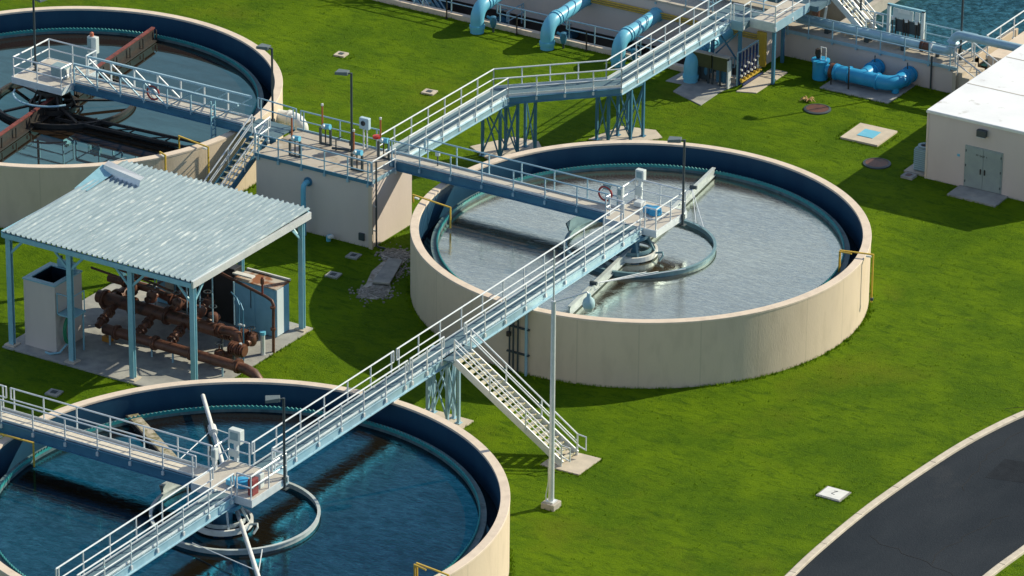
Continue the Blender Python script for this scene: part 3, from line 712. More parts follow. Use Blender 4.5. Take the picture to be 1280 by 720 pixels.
def stairs(name, loc, p_top, p_bot, wdir, wd, n, label, m_str, m_tr, m_rail, loop=True, nosing=True):
    t = thing(name, loc, label, 'stairs')
    pt, pb = Vector(p_top), Vector(p_bot); wv = Vector(wdir)*wd/2; dn = (pb-pt)
    hd = Vector((dn.x,dn.y,0)).normalized()
    for k in (1,-1):
        MB().bar(pt+wv*k-Vector((0,0,.10)), pb+wv*k+Vector((0,0,.05)), .06, .34).build('stringer', m_str, t)
    for i in range(n):
        p = pt.lerp(pb, (i+.5)/n); 
        tr = MB(); tr.bar(p-wv*.95, p+wv*.95, .27, .045)
        # orient: width along hd
        o = tr.build('tread', m_tr, t)
        if nosing: MB().bar(p-wv*.95+hd*.125+Vector((0,0,.025)), p+wv*.95+hd*.125+Vector((0,0,.025)), .05, .03).build('nosing', nose, o)
    for k in (1,-1):
        w2 = wv*k*1.06
        a, b = pt+w2, pb+w2
        ro = railing(t, [a, b], h=1.0, step=2.0, m=m_rail, low=.05, ends=False)
        if loop:
            e = b+hd*.45
            MB().tube([b+Vector((0,0,1.0)), e+Vector((0,0,.96)), e+Vector((0,0,.32)), b+hd*.1+Vector((0,0,.42)), b+Vector((0,0,.5))], .034, 7).build('handrail_loop', m_rail, t)
        MB().tube([a+Vector((0,0,.72))-w2*.12, b+Vector((0,0,.72))-w2*.12], .026, 6).build('grab_rail', m_rail, t)
    return t
nose = mat('nosing_yellow', (.55,.50,.30), .7)
tread_l = mat('tread_light', (.60,.58,.48), .7, col2=(.5,.48,.38), nscale=3)
stairs('stairs', (4,-18,0), (1.2,-17.8,DZ), (6.85,-17.8,.1), (0,1,0), 1.3, 19, 'white metal stairs from the long footbridge down to a concrete pad on the lawn', alu, tread_l, alu)
stairs('stairs', (-21.4,-4,0), (-21.35,-.95,3.65), (-21.9,-6.4,.1), (1,-.05,0), .95, 17, 'steep blue sided stairs with tan treads between far left tank and ribbed roof', bluebeam, tread_l, alu)

# ------------------------------------------------------------------ high walkway from the box
WK = 3.45
t = thing('walkway', (-12,10,3), 'long bent elevated walkway from the concrete box to the upper right basins', 'walkway')
Lp = [(-15.22,.3),(-15.22,11.1),(-11.02,15.25),(-11.02,25.7)]
Rp = [(-13.95,1.2),(-13.95,10.45),(-9.76,14.65),(-9.76,25.9)]
Cp = [((a[0]+b[0])/2,(a[1]+b[1])/2) for a,b in zip(Lp,Rp)]
dk = MB()
for i in range(3):
    a, b, c, d = Lp[i], Lp[i+1], Rp[i+1], Rp[i]
    k = lambda p, q, f=.04: (p[0]+(q[0]-p[0])*f, p[1]+(q[1]-p[1])*f)
    dk.prism([k(a,d),k(b,c),k(c,b),k(d,a)], WK-.05, WK)
dk.build('deck', grate, t)
for i in range(3):
    for P, Q, sgn in ((Lp,Rp,1),(Rp,Lp,-1)):
        a, b = Vector((*P[i],0)), Vector((*P[i+1],0))
        mb = MB(); mb.bar(a+Vector((0,0,WK-.16)), b+Vector((0,0,WK-.16)), .05, .34)
        mb.bar(a+Vector((0,0,WK)), b+Vector((0,0,WK)), .14, .035); mb.bar(a+Vector((0,0,WK-.33)), b+Vector((0,0,WK-.33)), .14, .035)
        mb.build('beam', bluebeam if i == 1 else alud, t)  # darker blue puts the middle section's shaded side into the colour
        n_ = Vector((-(b-a).y,(b-a).x,0)).normalized()*.06*(-1 if sgn > 0 else 1)
        MB().bar(a+n_+Vector((0,0,WK+.10)), b+n_+Vector((0,0,WK+.10)), .02, .17).build('kick_plate', kick, t)
for i in range(3):
    railing(t, [(*Lp[i],WK),(*Lp[i+1],WK)], m=alu, step=1.55, ends=False, low=.2)
    railing(t, [(*Rp[i],WK),(*Rp[i+1],WK)], m=alu, step=1.55, ends=False, low=.2)

def tower(name, loc, legs, z, braces, label, m=bluebeam, z0=.07):
    t = thing(name, (*loc,0), label, 'support tower', 'steel support towers under the walkways')
    for x, y in legs:
        MB().bar((x,y,z0),(x,y,z),.13,.13).build('leg', m, t)
        MB().box(x-.14,y-.14,z0,x+.14,y+.14,z0+.03).build('foot_plate', m, t)
    for i, j in braces:
        a, b = legs[i], legs[j]
        MB().bar((*a,z0+.15),(*b,z-.2),.06,.06).build('brace', m, t)
        MB().bar((*b,z0+.15),(*a,z-.2),.06,.06).build('brace', m, t)
        MB().bar((*a,z-.08),(*b,z-.08),.10,.14).build('cap_beam', m, t)
    return t
tower('support_tower',(-14.4,11.2),[(-15.3,10.2),(-14.1,9.95),(-14.75,11.55),(-13.7,11.0),(-13.2,11.9),(-14.1,12.4)],WK-.34,[(0,1),(2,3),(4,5),(1,3),(0,2)],'dark blue lattice legs under the left bend of the elevated walkway')
tower('support_tower',(-10.6,16),[(-11.5,15.2),(-10.7,15.0),(-10.9,16.3),(-9.9,15.9),(-9.75,16.9),(-10.9,17.3)],WK-.34,[(0,1),(2,3),(4,5),(1,3),(3,4)],'dark blue lattice legs under the right bend of the elevated walkway behind the centre tank')
tower('support_tower',(0,-17.3),[(-.95,-16.85),(.15,-16.85),(-.85,-17.5),(.2,-17.5),(.62,-17.2)],DZ-.46,[(0,1),(2,3),(0,2),(1,3),(3,4)],'lattice legs under the long footbridge beside the white stairs', alud)

# ------------------------------------------------------------------ splitter box
t = thing('valve_box', (-17,-.9,0), 'tall cream concrete box with railings and valve stands on its flat top', 'concrete structure')
BX0, BX1, BY0, BY1, BZ = -20.4, -13.62, -2.70, .95, 3.52
MB().box(BX0,BY0,-.2,BX1,BY1,BZ-.12).build('wall', stuccop, t)
MB().box(BX0-.02,BY0-.02,BZ-.12,BX1+.02,BY1+.02,BZ).build('top_slab', conc_box, t)
MB().box(BX0-.05,BY0-.07,BZ-.13,BX1+.05,BY0-.022,BZ+.05).build('edge_trim', bluebeam, t)
MB().box(BX1+.022,BY0,BZ-.13,BX1+.06,-.55,BZ+.05).build('edge_trim', alud, t)
MB().box(BX0-.05,BY1+.022,BZ-.10,BX1,BY1+.07,BZ+.08).build('edge_trim', alud, t)
railing(t, [(BX0,BY0-.05,BZ),(BX1+.03,BY0-.05,BZ)], m=alud, step=1.45)
railing(t, [(BX1+.04,BY0+.05,BZ),(BX1+.04,-.6,BZ)], m=alu, step=2.4, ends=False)
railing(t, [(-20.2,BY1,BZ),(-15.5,BY1,BZ)], m=alud, step=2.2)
MB().box(-13.72,-2.80,.0,-13.50,-2.70,BZ-.2).build('corner_pier', stucco, t)
dp = MB().tube([(-13.42,-2.55,BZ+1.1),(-13.42,-2.55,.15),(-13.3,-2.5,.08),(-13.0,-2.4,.05)], .05, 8).build('drain_pipe', darks, t)
for z in (.9,2.2): MB().box(-13.62,-2.6,z,-13.40,-2.5,z+.06).build('pipe_clip', alu, t)
MB().box(-14.3,-2.82,.35,-14.0,-2.70,.72).build('junction_box', darks, t, bevel=.01)
rb = MB().tube([(-17.3,-2.68,2.72),(-17.3,-3.0,2.72),(-17.3,-3.12,2.62),(-17.3,-3.16,2.45),(-17.3,-3.16,.02)], .13, 14).build('down_pipe', skyb, t, smooth=True)
MB().lathe([(.24,0),(.24,.05),(0,.05)],0,0,16)
MB().tube([(-17.3,-2.705,2.72),(-17.3,-2.76,2.72)], .24, 16).build('flange', bluebeam, t)
# valve stands
def valve(x, y, label, redv=False):
    t = thing('valve_stand', (x,y,BZ), label, 'valve stand', 'valve stands on the concrete box')
    for k in (-.3,.3): MB().box(x+k-.05,y-.05,BZ,x+k+.05,y+.05,BZ+.85).build('upright', darks, t)
    MB().box(x-.35,y-.04,BZ+.02,x+.35,y+.04,BZ+.08).build('foot', darks, t)
    MB().bar((x,y,BZ),(x,y,BZ+.9),.05,.05).build('stem', blackm, t)
    MB().tube([(x-.12,y,BZ+.95),(x+.28,y,BZ+1.0)], .14, 12).build('actuator', skyb, t, smooth=True)
    MB().tube([(x-.02,y,BZ+1.0),(x-.02,y-.22,BZ+1.02)], .09, 10).build('actuator', offw, t, smooth=True)
    if redv: MB().lathe([(0,BZ+1.15),(.19,BZ+1.12),(.19,BZ+1.0),(0,BZ+.95)],x-.42,y,14).build('hand_wheel', red, t)
    MB().tube([(x-.25,y+.1,BZ+.75),(x-.25,y+.1,BZ+2.0)], .045, 8).build('rising_pole', orange, t)
    MB().lathe([(0,BZ+2.12),(.07,BZ+2.08),(.06,BZ+1.98)],x-.25,y+.1,8).build('pole_cap', white, t)
valve(-18.55,-2.0,'valve stand at the left front of the concrete box top')
valve(-18.15,.1,'valve stand at the left back of the concrete box top before the white pipe elbow')
valve(-15.0,-1.85,'valve stand at the right front of the concrete box top')
valve(-14.75,.15,'valve stand with red hand wheel at the right back of the concrete box top', True)
t = thing('control_station', (-16.2,.75,BZ), 'pale blue meter box on a post behind the lamp on the concrete box', 'control panel')
MB().bar((-16.3,.72,BZ),(-16.3,.72,BZ+1.1),.06,.06).build('post', alu, t); MB().bar((-16.1,.72,BZ),(-16.1,.72,BZ+1.1),.06,.06).build('post', alu, t)
MB().box(-16.5,.6,BZ+1.05,-15.95,.85,BZ+1.65).build('cabinet', mat('meter_pale_blue',(.42,.58,.66),.5), t, bevel=.04)
MB().tube([(-16.25,.6,BZ+1.38),(-16.25,.57,BZ+1.38)], .13, 14).build('dial', glassd, t)
t = thing('floor_valve', (-16.9,-.3,BZ), 'low dark valve lying on the concrete box top by the lamp foot', 'valve')
MB().tube([(-17.5,-.3,BZ+.1),(-16.6,-.1,BZ+.12)], .07, 8).build('pipe', darks, t)
MB().bar((-17.3,-.25,BZ),(-17.3,-.25,BZ+.6),.05,.05).build('stem', darks, t)
MB().bar((-17.3,-.25,BZ+.6),(-17.0,-.1,BZ+.75),.04,.04).build('lever', darks, t)
# white gooseneck pipe behind far tank
t = thing('gooseneck_pipe', (-22.6,4.6,0), 'fat white pipe elbow between the far left tank and the concrete box', 'pipe')
MB().tube([(-24.6,4.2,2.35)]+arc(-23.0,4.4,1.85,.5,(0,0,1),(1,.0,0),0,PI/2,8)+[(-22.5,4.4,.0)], .36, 20).build('pipe', white, t, smooth=True)
MB().tube([(-22.5,4.4,1.4),(-22.5,4.4,1.52)], .44, 20).build('flange', white, t)
MB().tube([(-23.3,4.4,2.35),(-23.18,4.4,2.35)], .42, 20).build('flange', white, t)
# small pump at the foot of the box
t = thing('vent_cap', (-15.9,-3.0,0), 'small pale blue capped vent at the foot of the concrete box', 'vent')
MB().tube([(-15.9,-3.05,0),(-15.9,-3.05,.22),(-15.75,-3.1,.3)], .12, 12).build('pipe', skyb, t, smooth=True)
MB().lathe([(0,.38),(.16,.34),(.16,.24)],-15.75,-3.1,12).build('cap', white, t)
t = thing('stub_pipe', (-18.9,-4.1,0), 'short blue upright pipe in the shaded grass behind the ribbed roof', 'pipe')
MB().tube([(-18.9,-4.1,0),(-18.9,-4.1,.9),(-18.9,-3.9,1.1),(-18.9,-3.6,1.1)], .12, 12).build('pipe', skyb, t, smooth=True)
MB().tube([(-18.9,-4.1,.3),(-18.9,-4.1,.36)], .17, 12).build('flange', skyb, t)

# rubble and panel lying against the centre tank
rbm = MB(); random.seed(3)
for k in range(900):
    a = random.random()
    if a < .4: c = Vector((-12.25,-2.7,0)); sp = (.7,.7)
    elif a < .85: c = Vector((-10.55,-7.1,0)); sp = (.75,.8)
    else: c = Vector((-10.9,-4.6,0)); sp = (.5,1.6)
    x, y = random.gauss(c.x, sp[0]*.55), random.gauss(c.y, sp[1]*.55); r = random.uniform(.02,.075)
    if math.hypot(x,y) < 11.08: continue
    rbm.prism([(x+r*math.cos(q)*random.uniform(.6,1.2), y+r*math.sin(q)*random.uniform(.6,1.2)) for q in (0,1.2,2.4,3.6,4.9)], 0, r*random.uniform(.5,1.1))
o = rbm.build('rubble', wood); o['kind'] = 'stuff'; o['label'] = 'pale broken concrete and gravel beside the centre tank'
slab([(-12.9,-2.3),(-12.2,-1.9),(-11.5,-2.4),(-11.3,-3.6),(-11.1,-5.0),(-10.2,-6.2),(-9.9,-7.0),(-10.2,-7.7),(-10.9,-7.9),(-11.4,-7.3),(-11.5,-6.4),(-12.1,-5.0),(-12.3,-3.6),(-12.9,-3.1)], .015, mat('bare_dirt',(.22,.19,.15),.95,col2=(.50,.49,.46),nscale=2,bump=.4), 'path')
t = thing('leaning_panel', (-10.9,-4.8,0), 'grey rectangular sheet lying over rubble next to the centre tank', 'panel')
MB().prism([(-12.05,-3.55),(-11.35,-3.35),(-10.35,-6.1),(-11.15,-6.35)], .12, .20).build('sheet', pav_g, t)
MB().prism([(-12.0,-3.75),(-11.45,-3.6),(-11.4,-3.7),(-11.95,-3.85)], .0, .12).build('support', wood, t)

# conduits on the centre tank wall under the bridge
t = thing('conduit_bundle', (-.0,-11.1,0), 'dark vertical conduits on the centre tank wall under the long footbridge', 'conduit')
for k, xx in enumerate((-.45,-.25,.0,.45)):
    MB().tube([(xx,-11.12,0),(xx,-11.12,3.3)], .045 if k < 3 else .07, 8).build('conduit', darks if k < 3 else alud, t)
for z in (1.0,2.3): MB().box(-.6,-11.16,z,.6,-11.03,z+.06).build('bracket', darks, t)
MB().lathe([(0,2.1),(.12,2.05),(.12,1.85),(0,1.8)],-.45,-11.2,10).build('valve', blackm, t)

# ------------------------------------------------------------------ lamps
def lamp(x, y, z0, z1, label, ang=PI, m=darks, r=.06):
    t = thing('lamp_post', (x,y,z0), label, 'lamp post', 'slim lamp posts on the decks')
    MB().tube([(x,y,z0),(x,y,z1)], r, 10).build('pole', m, t, smooth=True)
    MB().box(x-.14,y-.14,z0,x+.14,y+.14,z0+.05).build('base_plate', m, t)
    MB().box(x-.09,y-.09,z0+.3,x+.09,y+.09,z0+.55).build('hand_box', m, t)
    d = Vector((math.cos(ang),math.sin(ang),0)); s = Vector((-d.y,d.x,0)); p = Vector((x,y,z1-.04))
    MB().bar(p, p+d*.2, .06,.06).build('arm', m, t)
    hd = MB(); a, b = p+d*.15, p+d*.78
    vs = []
    for q, wv, zz in ((a,.17,.11),(b,.27,.06)):
        for sx, sz in ((-1,-.08),(1,-.08),(1,zz),(-1,zz)): vs.append(q+s*wv*sx+Vector((0,0,sz)))
    hd.add(vs, [(0,1,2,3),(7,6,5,4),(0,4,5,1),(1,5,6,2),(2,6,7,3),(3,7,4,0)])
    hd.build('lamp_head', lampm, t, bevel=.02)
    MB().bar(a+d*.1-Vector((0,0,.09)), b-d*.06-Vector((0,0,.09)), .28, .02).build('lens', offw, t)
lamp(1.5,1.4,3.3,7.72,'lamp post on the back right corner of the centre tank platform', R(200))
lamp(1.6,-32.6,3.4,7.68,'lamp post on the near tank platform beside the long footbridge', R(215))
lamp(-16.6,.1,BZ,7.66,'lamp post standing on the concrete box between the valve stands', R(190))
lamp(-22.2,1.4,3.0,7.35,'lamp post at the right rim of the far left tank', R(180))
lamp(-35.6,-.4,DZ,7.95,'lamp post on the far left tank platform at the top left', R(-10))
# tall pole with swan arm lantern
t = thing('lamp_post', (8.53,-22.11,0), 'tall galvanised pole on a concrete foot in the lawn right of the white stairs', 'lamp post')
MB().box(8.53-.33,-22.11-.33,-.1,8.53+.33,-22.11+.33,.28).build('footing', concrete, t, bevel=.03)
MB().box(8.53-.2,-22.11-.2,.28,8.53+.2,-22.11+.2,.34).build('base_plate', alu, t)
MB().tube([(8.53,-22.11,.3),(8.53,-22.11,9.9)], [.13,.10], 14).build('pole', alu, t, smooth=True)
MB().tube([(8.53,-22.11,9.9),(8.53,-22.11,12.3)], [.045,.03], 8).build('mast_tip', alu, t)
MB().tube([(8.53,-22.11,9.85),(9.3,-21.65,10.15),(9.75,-21.38,10.35),(9.82,-21.33,10.25)], .035, 8).build('arm', alu, t)
MB().lathe([(0,10.3),(.08,10.28),(.10,10.12),(.24,9.98),(.28,9.80),(.26,9.66)],9.82,-21.33,18).build('lamp_hood', mat('hood_pale_blue',(.34,.52,.58),.5), t, smooth=True)
MB().lathe([(.25,9.66),(.18,9.48),(0,9.40)],9.82,-21.33,18).build('lens', offw, t, smooth=True)
MB().tube([(8.38,-22.2,.05),(8.30,-22.2,.5),(8.40,-22.15,1.2),(8.40,-22.15,2.3)], .025, 6).build('conduit', alu, t)

# life rings and small deck fittings
def life_ring(x, y, z, label):
    t = thing('life_ring', (x,y,z), label, 'life ring', 'red hose rings on the railings')
    MB().tube([(x+.36*math.cos(2*PI*k/20), y, z+.36*math.sin(2*PI*k/20)) for k in range(21)], .05, 8, cap=False).build('ring', mat('ring_red',(.32,.035,.035),.5) if 'ring_red' not in MATS else MATS['ring_red'], t, smooth=True)
    MB().tube([(x+.27*math.cos(2*PI*k/16)+.05, y+.05, z-.02+.3*math.sin(2*PI*k/16)) for k in range(17)], .025, 6, cap=False).build('rope', offw, t)
    MB().box(x-.12,y-.02,z+.22,x+.3,y+.08,z+.5).build('holder', ac, t)
life_ring(-2.25,.44,4.42,'red life ring hanging on the footbridge railing by the centre tank platform')
life_ring(-28.1,-.60,4.35,'dark red life ring on the truss railing of the far left tank bridge')
t = thing('deck_light', (-11.6,.15,DZ), 'small white topped fitting on a stalk on the blue beamed footbridge', 'fitting')
MB().bar((-11.6,.15,DZ),(-11.6,.15,DZ+.55),.05,.05).build('stalk', darks, t)
MB().lathe([(0,DZ+.78),(.12,DZ+.72),(.12,DZ+.55),(0,DZ+.52)],-11.6,.15,12).build('head', offw, t, smooth=True)

# ------------------------------------------------------------------ ribbed canopy
t = thing('canopy', (-16.2,-16.9,0), 'open pump shelter with pale ribbed metal roof on light blue posts', 'shelter')
X0, X1, Y0, Y1 = -21.6, -10.88, -21.65, -12.1
def rz(y): return 5.93 + .02*(y-Y0)
mb = MB(); nrib = 37; pitch = (X1-X0)/nrib
prof = []
for k in range(nrib):
    x = X0+k*pitch; prof += [(x,0),(x+pitch*.62,0),(x+pitch*.70,.085),(x+pitch*.90,.085)]
prof.append((X1,0))
n = len(prof); random.seed(5)
jag = [random.uniform(-.05,.05) for _ in range(nrib+1)]
vs = [(x, Y0, rz(Y0)+h) for x,h in prof]+[(x, Y1+jag[i//4], rz(Y1)+h) for i,(x,h) in enumerate(prof)]
mb.add(vs, [(i,i+1,n+i+1,n+i) for i in range(n-1)])
vs2 = [(x,y,z-.03) for x,y,z in vs]
mb.add(vs2, [(n+i,n+i+1,i+1,i) for i in range(n-1)])
q0 = len(vs); mb.f += [(i,q0+i,q0+i+1,i+1) for i in range(n-1)]+[(n+i+1,q0+n+i+1,q0+n+i,n+i) for i in range(n-1)]
ro = mb.build('roof', roofm, t)
MB().box(X0,Y0-.02,5.62,X1,Y0+.08,5.86).build('eave_beam', post_blue, t)
MB().box(X0,Y1-.10,5.70,X1,Y1-.02,6.02).build('eave_beam', post_blue, t)
MB().box(X1-.02,Y0-.02,5.64,X1+.10,Y1,5.98).build('gutter', kick, t)
MB().box(X0-.06,Y0,5.64,X0+.03,Y1,5.95).build('gutter', post_blue, t)
for k in range(1,5):
    y = Y0+(Y1-Y0)*k/5; MB().box(X0+.05,y-.04,5.66,X1-.05,y+.04,5.86).build('purlin', post_blue, t)
# bent flashing and cap on the far left of the roof
fl = MB()
fl.add([(-21.7,-15.9,6.02),(-20.9,-15.9,6.08),(-20.9,-13.6,6.25),(-21.7,-13.6,6.45),(-21.7,-13.6,6.05),(-21.7,-15.9,5.98)], [(0,1,2,3),(0,3,4,5)])
fl.build('flashing', post_blue, t)
cp = MB()
cp.add([(-21.5,-13.75,6.52),(-19.1,-14.15,6.40),(-19.1,-13.8,6.44),(-21.5,-13.4,6.62),(-21.5,-13.9,6.05),(-19.1,-14.3,6.05)], [(0,1,2,3),(4,5,1,0)])
cp.build('ridge_cap', kick, t)
cp = MB(); cp.add([(-21.72,-13.6,6.42),(-21.72,-12.0,6.20),(-21.45,-12.0,6.30),(-21.45,-13.6,6.55)], [(0,1,2,3)]); cp.build('ridge_cap', kick, t)
PXS = (-21.45,-17.98,-14.52,-11.05)
for y, side in ((-21.35,1),(-12.55,-1)):
    for i, x in enumerate(PXS):
        p = MB(); p.box(x-.13,y-.10,.1,x+.13,y-.07,5.72); p.box(x-.13,y+.07,.1,x+.13,y+.10,5.72); p.box(x-.012,y-.07,.1,x+.012,y+.07,5.72)
        po = p.build('post', post_blue, t)
        MB().box(x-.28,y-.28,.06,x+.28,y+.28,.14).build('footing', pav, po)
        if i < 3: MB().bar((x+.05,y,4.75),(x+.95,y,5.66),.09,.11).build('knee_brace', post_blue, po)
        if i > 0: MB().bar((x-.05,y,4.7),(x-.95,y,5.62),.08,.10).build('knee_brace', post_blue, po)
        if i == 3: MB().bar((x,y+.1*side,4.75),(x,y+.95*side,5.62),.08,.10).build('knee_brace', post_blue, po)
# concrete sump with blue rim
t = thing('sump_tank', (-19.9,-20.2,0), 'cream concrete chamber with open blue rimmed top under the shelter', 'concrete tank')
sx0,sx1,sy0,sy1,sz = -20.95,-19.15,-21.0,-18.9,3.45
mb = MB()
mb.box(sx0,sy0,.02,sx1,sy0+.2,sz); mb.box(sx0,sy1-.2,.02,sx1,sy1,sz); mb.box(sx0,sy0+.2,.02,sx0+.2,sy1-.2,sz); mb.box(sx1-.2,sy0+.2,.02,sx1,sy1-.2,sz)
mb.build('wall', stuccop, t)
mb = MB(); e = .04
mb.box(sx0-e,sy0-e,sz,sx1+e,sy0+.24,sz+.06); mb.box(sx0-e,sy1-.24,sz,sx1+e,sy1+e,sz+.06); mb.box(sx0-e,sy0+.24,sz,sx0+.24,sy1-.24,sz+.06); mb.box(sx1-.24,sy0+.24,sz,sx1+e,sy1-.24,sz+.06)
mb.build('rim', post_blue, t)
MB().box(sx0+.2,sy0+.2,2.2,sx1-.2,sy1-.2,2.3).build('inner_floor', navyd, t)
il = MB(); a_,b_,c_,d_ = sx0+.202,sy0+.202,sx1-.202,sy1-.202
il.add([(a_,b_,2.3),(c_,b_,2.3),(c_,d_,2.3),(a_,d_,2.3),(a_,b_,sz),(c_,b_,sz),(c_,d_,sz),(a_,d_,sz)],[(0,1,5,4),(1,2,6,5),(2,3,7,6),(3,0,4,7)]).build('lining', navyd, t)
MB().box(-20.4,-19.1,sz+.08,-19.4,-18.95,sz+.42).build('hatch_lid', post_blue, t)
MB().bar((-20.3,-18.9,sz),(-20.3,-18.9,sz+.55),.1,.1).build('vent', blackm, t)
MB().box(-19.1,-20.9,2.0,-18.2,-19.9,2.08).build('step_platform', post_blue, t)
rl = MB(); rl.tube([(-19.1,-20.9,2.08),(-19.1,-20.9,3.1),(-18.25,-20.9,3.1),(-18.25,-20.9,2.08)],.03,6); rl.tube([(-18.25,-20.9,3.1),(-18.25,-19.95,3.1),(-18.25,-19.95,2.08)],.03,6)
rl.build('guard', post_blue, t)
MB().bar((-18.3,-20.8,.05),(-18.3,-20.8,2.0),.06,.06).build('leg', post_blue, t); MB().bar((-18.3,-20.0,.05),(-18.3,-20.0,2.0),.06,.06).build('leg', post_blue, t)
t = thing('hose_reel', (-18.8,-20.5,.1), 'green coiled hose hanging by the concrete chamber', 'hose')
MB().tube([(-18.85+.0,-20.4+.32*math.cos(2*PI*k/18),1.1+.62*math.sin(2*PI*k/18)) for k in range(19)], .09, 8, cap=False).build('hose', green, t, smooth=True)
MB().tube([(-18.85,-20.5,.5),(-18.95,-21.0,.16),(-19.3,-21.3,.12),(-19.6,-21.25,.12)], .05, 8).build('hose', post_blue, t)
t = thing('toolbox', (-18.0,-18.6,.1), 'small orange box on the shelter floor', 'box')
MB().box(-18.15,-18.8,.1,-17.7,-18.45,.36).build('body', mat('box_orange',(.5,.22,.03),.6), t, bevel=.02)
MB().tube([(-18.05,-18.62,.36),(-17.92,-18.62,.44),(-17.8,-18.62,.36)], .02, 6).build('handle', darks, t)

# brown pipework
def flanged(t, pts, r, fl=(), n=18):
    o = MB().tube(pts, r, n).build('pipe', rust, t, smooth=True)
    for a, d in fl:
        a = Vector(a); d = Vector(d).normalized()*.05
        MB().tube([a-d*1.6, a-d*.3], r*1.42, 18).build('flange', rust, o)
        MB().tube([a+d*.3, a+d*1.6], r*1.42, 18).build('flange', rust, o)
t = thing('pipe_manifold', (-15.8,-17.4,0), 'rusty brown pump pipework with flanges and valves under the ribbed shelter', 'pipework')
MXS = Vector((1,0,0))
# long lower pipe to the lawn
flanged(t, [(-17.9,-18.9,.85),(-9.95,-18.9,.78),(-9.45,-18.9,.66),(-9.15,-18.95,.40),(-9.1,-18.95,-.1)], .25, [((x,-18.9,.83),MXS) for x in (-17.2,-15.0,-12.9,-10.3)])
flanged(t, [(-19.4,-17.3,1.55),(-14.2,-17.3,1.5),(-12.6,-17.3,1.45)], .31, [((x,-17.3,1.52),MXS) for x in (-19.0,-17.4,-15.4,-13.9)])
flanged(t, [(-19.5,-16.3,2.1),(-17.2,-16.1,2.0),(-16.3,-16.1,1.8),(-14.2,-16.0,1.5)], .20, [((-18.6,-16.2,2.07),MXS),((-16.0,-16.1,1.75),MXS)])
flanged(t, [(-12.9,-17.3,1.45),(-11.9,-17.1,1.5),(-11.6,-17.1,1.4),(-11.55,-17.1,.9),(-11.5,-17.2,.5),(-12.1,-17.9,.45)], .22, [((-12.5,-17.2,1.47),MXS)])
flanged(t, [(-19.3,-17.0,1.0),(-19.3,-15.2,1.05),(-19.3,-14.2,1.6)], .28, [((-19.3,-15.9,1.0),(0,1,0))])
flanged(t, [(-18.9,-15.0,2.75),(-18.2,-13.7,2.75)], .16, [((-18.6,-14.4,2.75),(.7,1.3,0))])
for x in (-18.3,-16.1,-14.3):
    o = MB().tube([(x,-18.9,.86),(x,-18.2,1.2),(x,-17.45,1.4)], .17, 14).build('branch', rust, t, smooth=True)
    for q in (.25,.38,.6,.72):
        c = Vector((x,-18.9,.86)).lerp(Vector((x,-17.45,1.4)), q); d = Vector((0,1.45,.54)).normalized()*.03
        MB().tube([c-d, c+d], .26, 14).build('flange', rust, o)
random.seed(11)
for x, y, z in ((-17.9,-16.6,1.95),(-16.6,-16.9,2.0),(-15.2,-16.8,1.9),(-14.0,-16.7,1.8),(-13.1,-16.9,1.75),(-18.8,-15.2,1.9),(-12.0,-18.0,.55),(-11.3,-16.4,.9),(-15.9,-15.4,1.6),(-14.6,-15.2,1.5)):
    o = MB().lathe([(0,z+.34),(.20,z+.30),(.25,z+.18),(.25,z-.12),(.18,z-.22),(0,z-.24)],x,y,14).build('valve_body', rust, t, smooth=True)
    MB().bar((x,y,z+.3),(x,y,z+.62),.05,.05).build('stem', rust, o)
    MB().tube([(x,y-.38,z),(x,y+.38,z)], .16, 12).build('valve_neck', rust, o)
    MB().lathe([(.16,z+.62),(.20,z+.62),(.20,z+.66),(.16,z+.66)],x,y,14,close=True).build('hand_wheel', darks, o)
# pumps with flanged motors
for x, y in ((-12.6,-16.5),(-11.5,-18.3+2.0),(-11.1,-17.7)):
    o = MB().tube([(x-.5,y,1.0),(x+.35,y,1.0)], .26, 16).build('pump', rust, t, smooth=True)
    for q in (-.42,-.3,-.18,.0,.12,.24): MB().tube([(x+q-.02,y,1.0),(x+q+.02,y,1.0)], .33, 16).build('fin', rust, o)
    MB().tube([(x-.3,y,.05),(x-.3,y,.8)], .06, 8).build('support', darks, o)
    MB().lathe([(0,1.36),(.07,1.35),(.07,1.28)],x+.1,y,10).build('gauge', alu, o)
for x in (-17.6,-16.4,-15.2,-14.0,-12.8,-11.2):
    MB().tube([(x,-18.9,.08),(x,-18.9,.62)], .05, 8).build('support', alud, t)
for x, y, z in ((-17.3,-17.8,3.0),(-16.9,-16.2,3.3),(-15.0,-16.3,3.6),(-13.9,-16.8,3.3),(-13.6,-16.2,3.6),(-12.6,-15.9,3.4),(-12.9,-17.2,3.2)):
    MB().tube([(x,y,1.2),(x,y,z)], .035, 8).build('riser', alud if z > 3.1 else rust, t)
for (a,b) in (((-19.4,-17.8,3.2),(-15.2,-17.8,2.9)),((-20.2,-17.0,3.3),(-14.5,-16.6,2.3)),((-18.0,-14.2,3.4),(-14.3,-14.3,3.3)),((-18.9,-15.8,2.6),(-16.0,-15.4,2.4)),((-16.5,-17.0,2.6),(-16.5,-15.0,2.6))):
    MB().tube([a,b], .06, 8).build('pipe', rust, t)
flanged(t, [(-15.6,-15.1,3.6),(-15.6,-15.1,1.4)], .10)
flanged(t, [(-18.2,-15.6,3.4),(-18.2,-15.6,2.2),(-17.7,-15.0,2.0)], .12)
t = thing('feed_pipe', (-10.6,-15.8,0), 'thin brown pipe with vertical drop at the right side of the shelter', 'pipe')
MB().tube([(-15.0,-14.9,3.35),(-11.2,-15.3,2.75),(-10.85,-15.35,2.65),(-10.75,-15.35,2.45),(-10.75,-15.4,.0)], .075, 10).build('pipe', rust, t, smooth=True)
MB().tube([(-11.4,-15.3,2.8),(-11.4,-15.3,3.7)], .05, 8).build('vent', rustr, t)
MB().tube([(-11.4,-15.3,3.35),(-11.4,-15.3,3.6)], .09, 8).build('vent', rust, t)
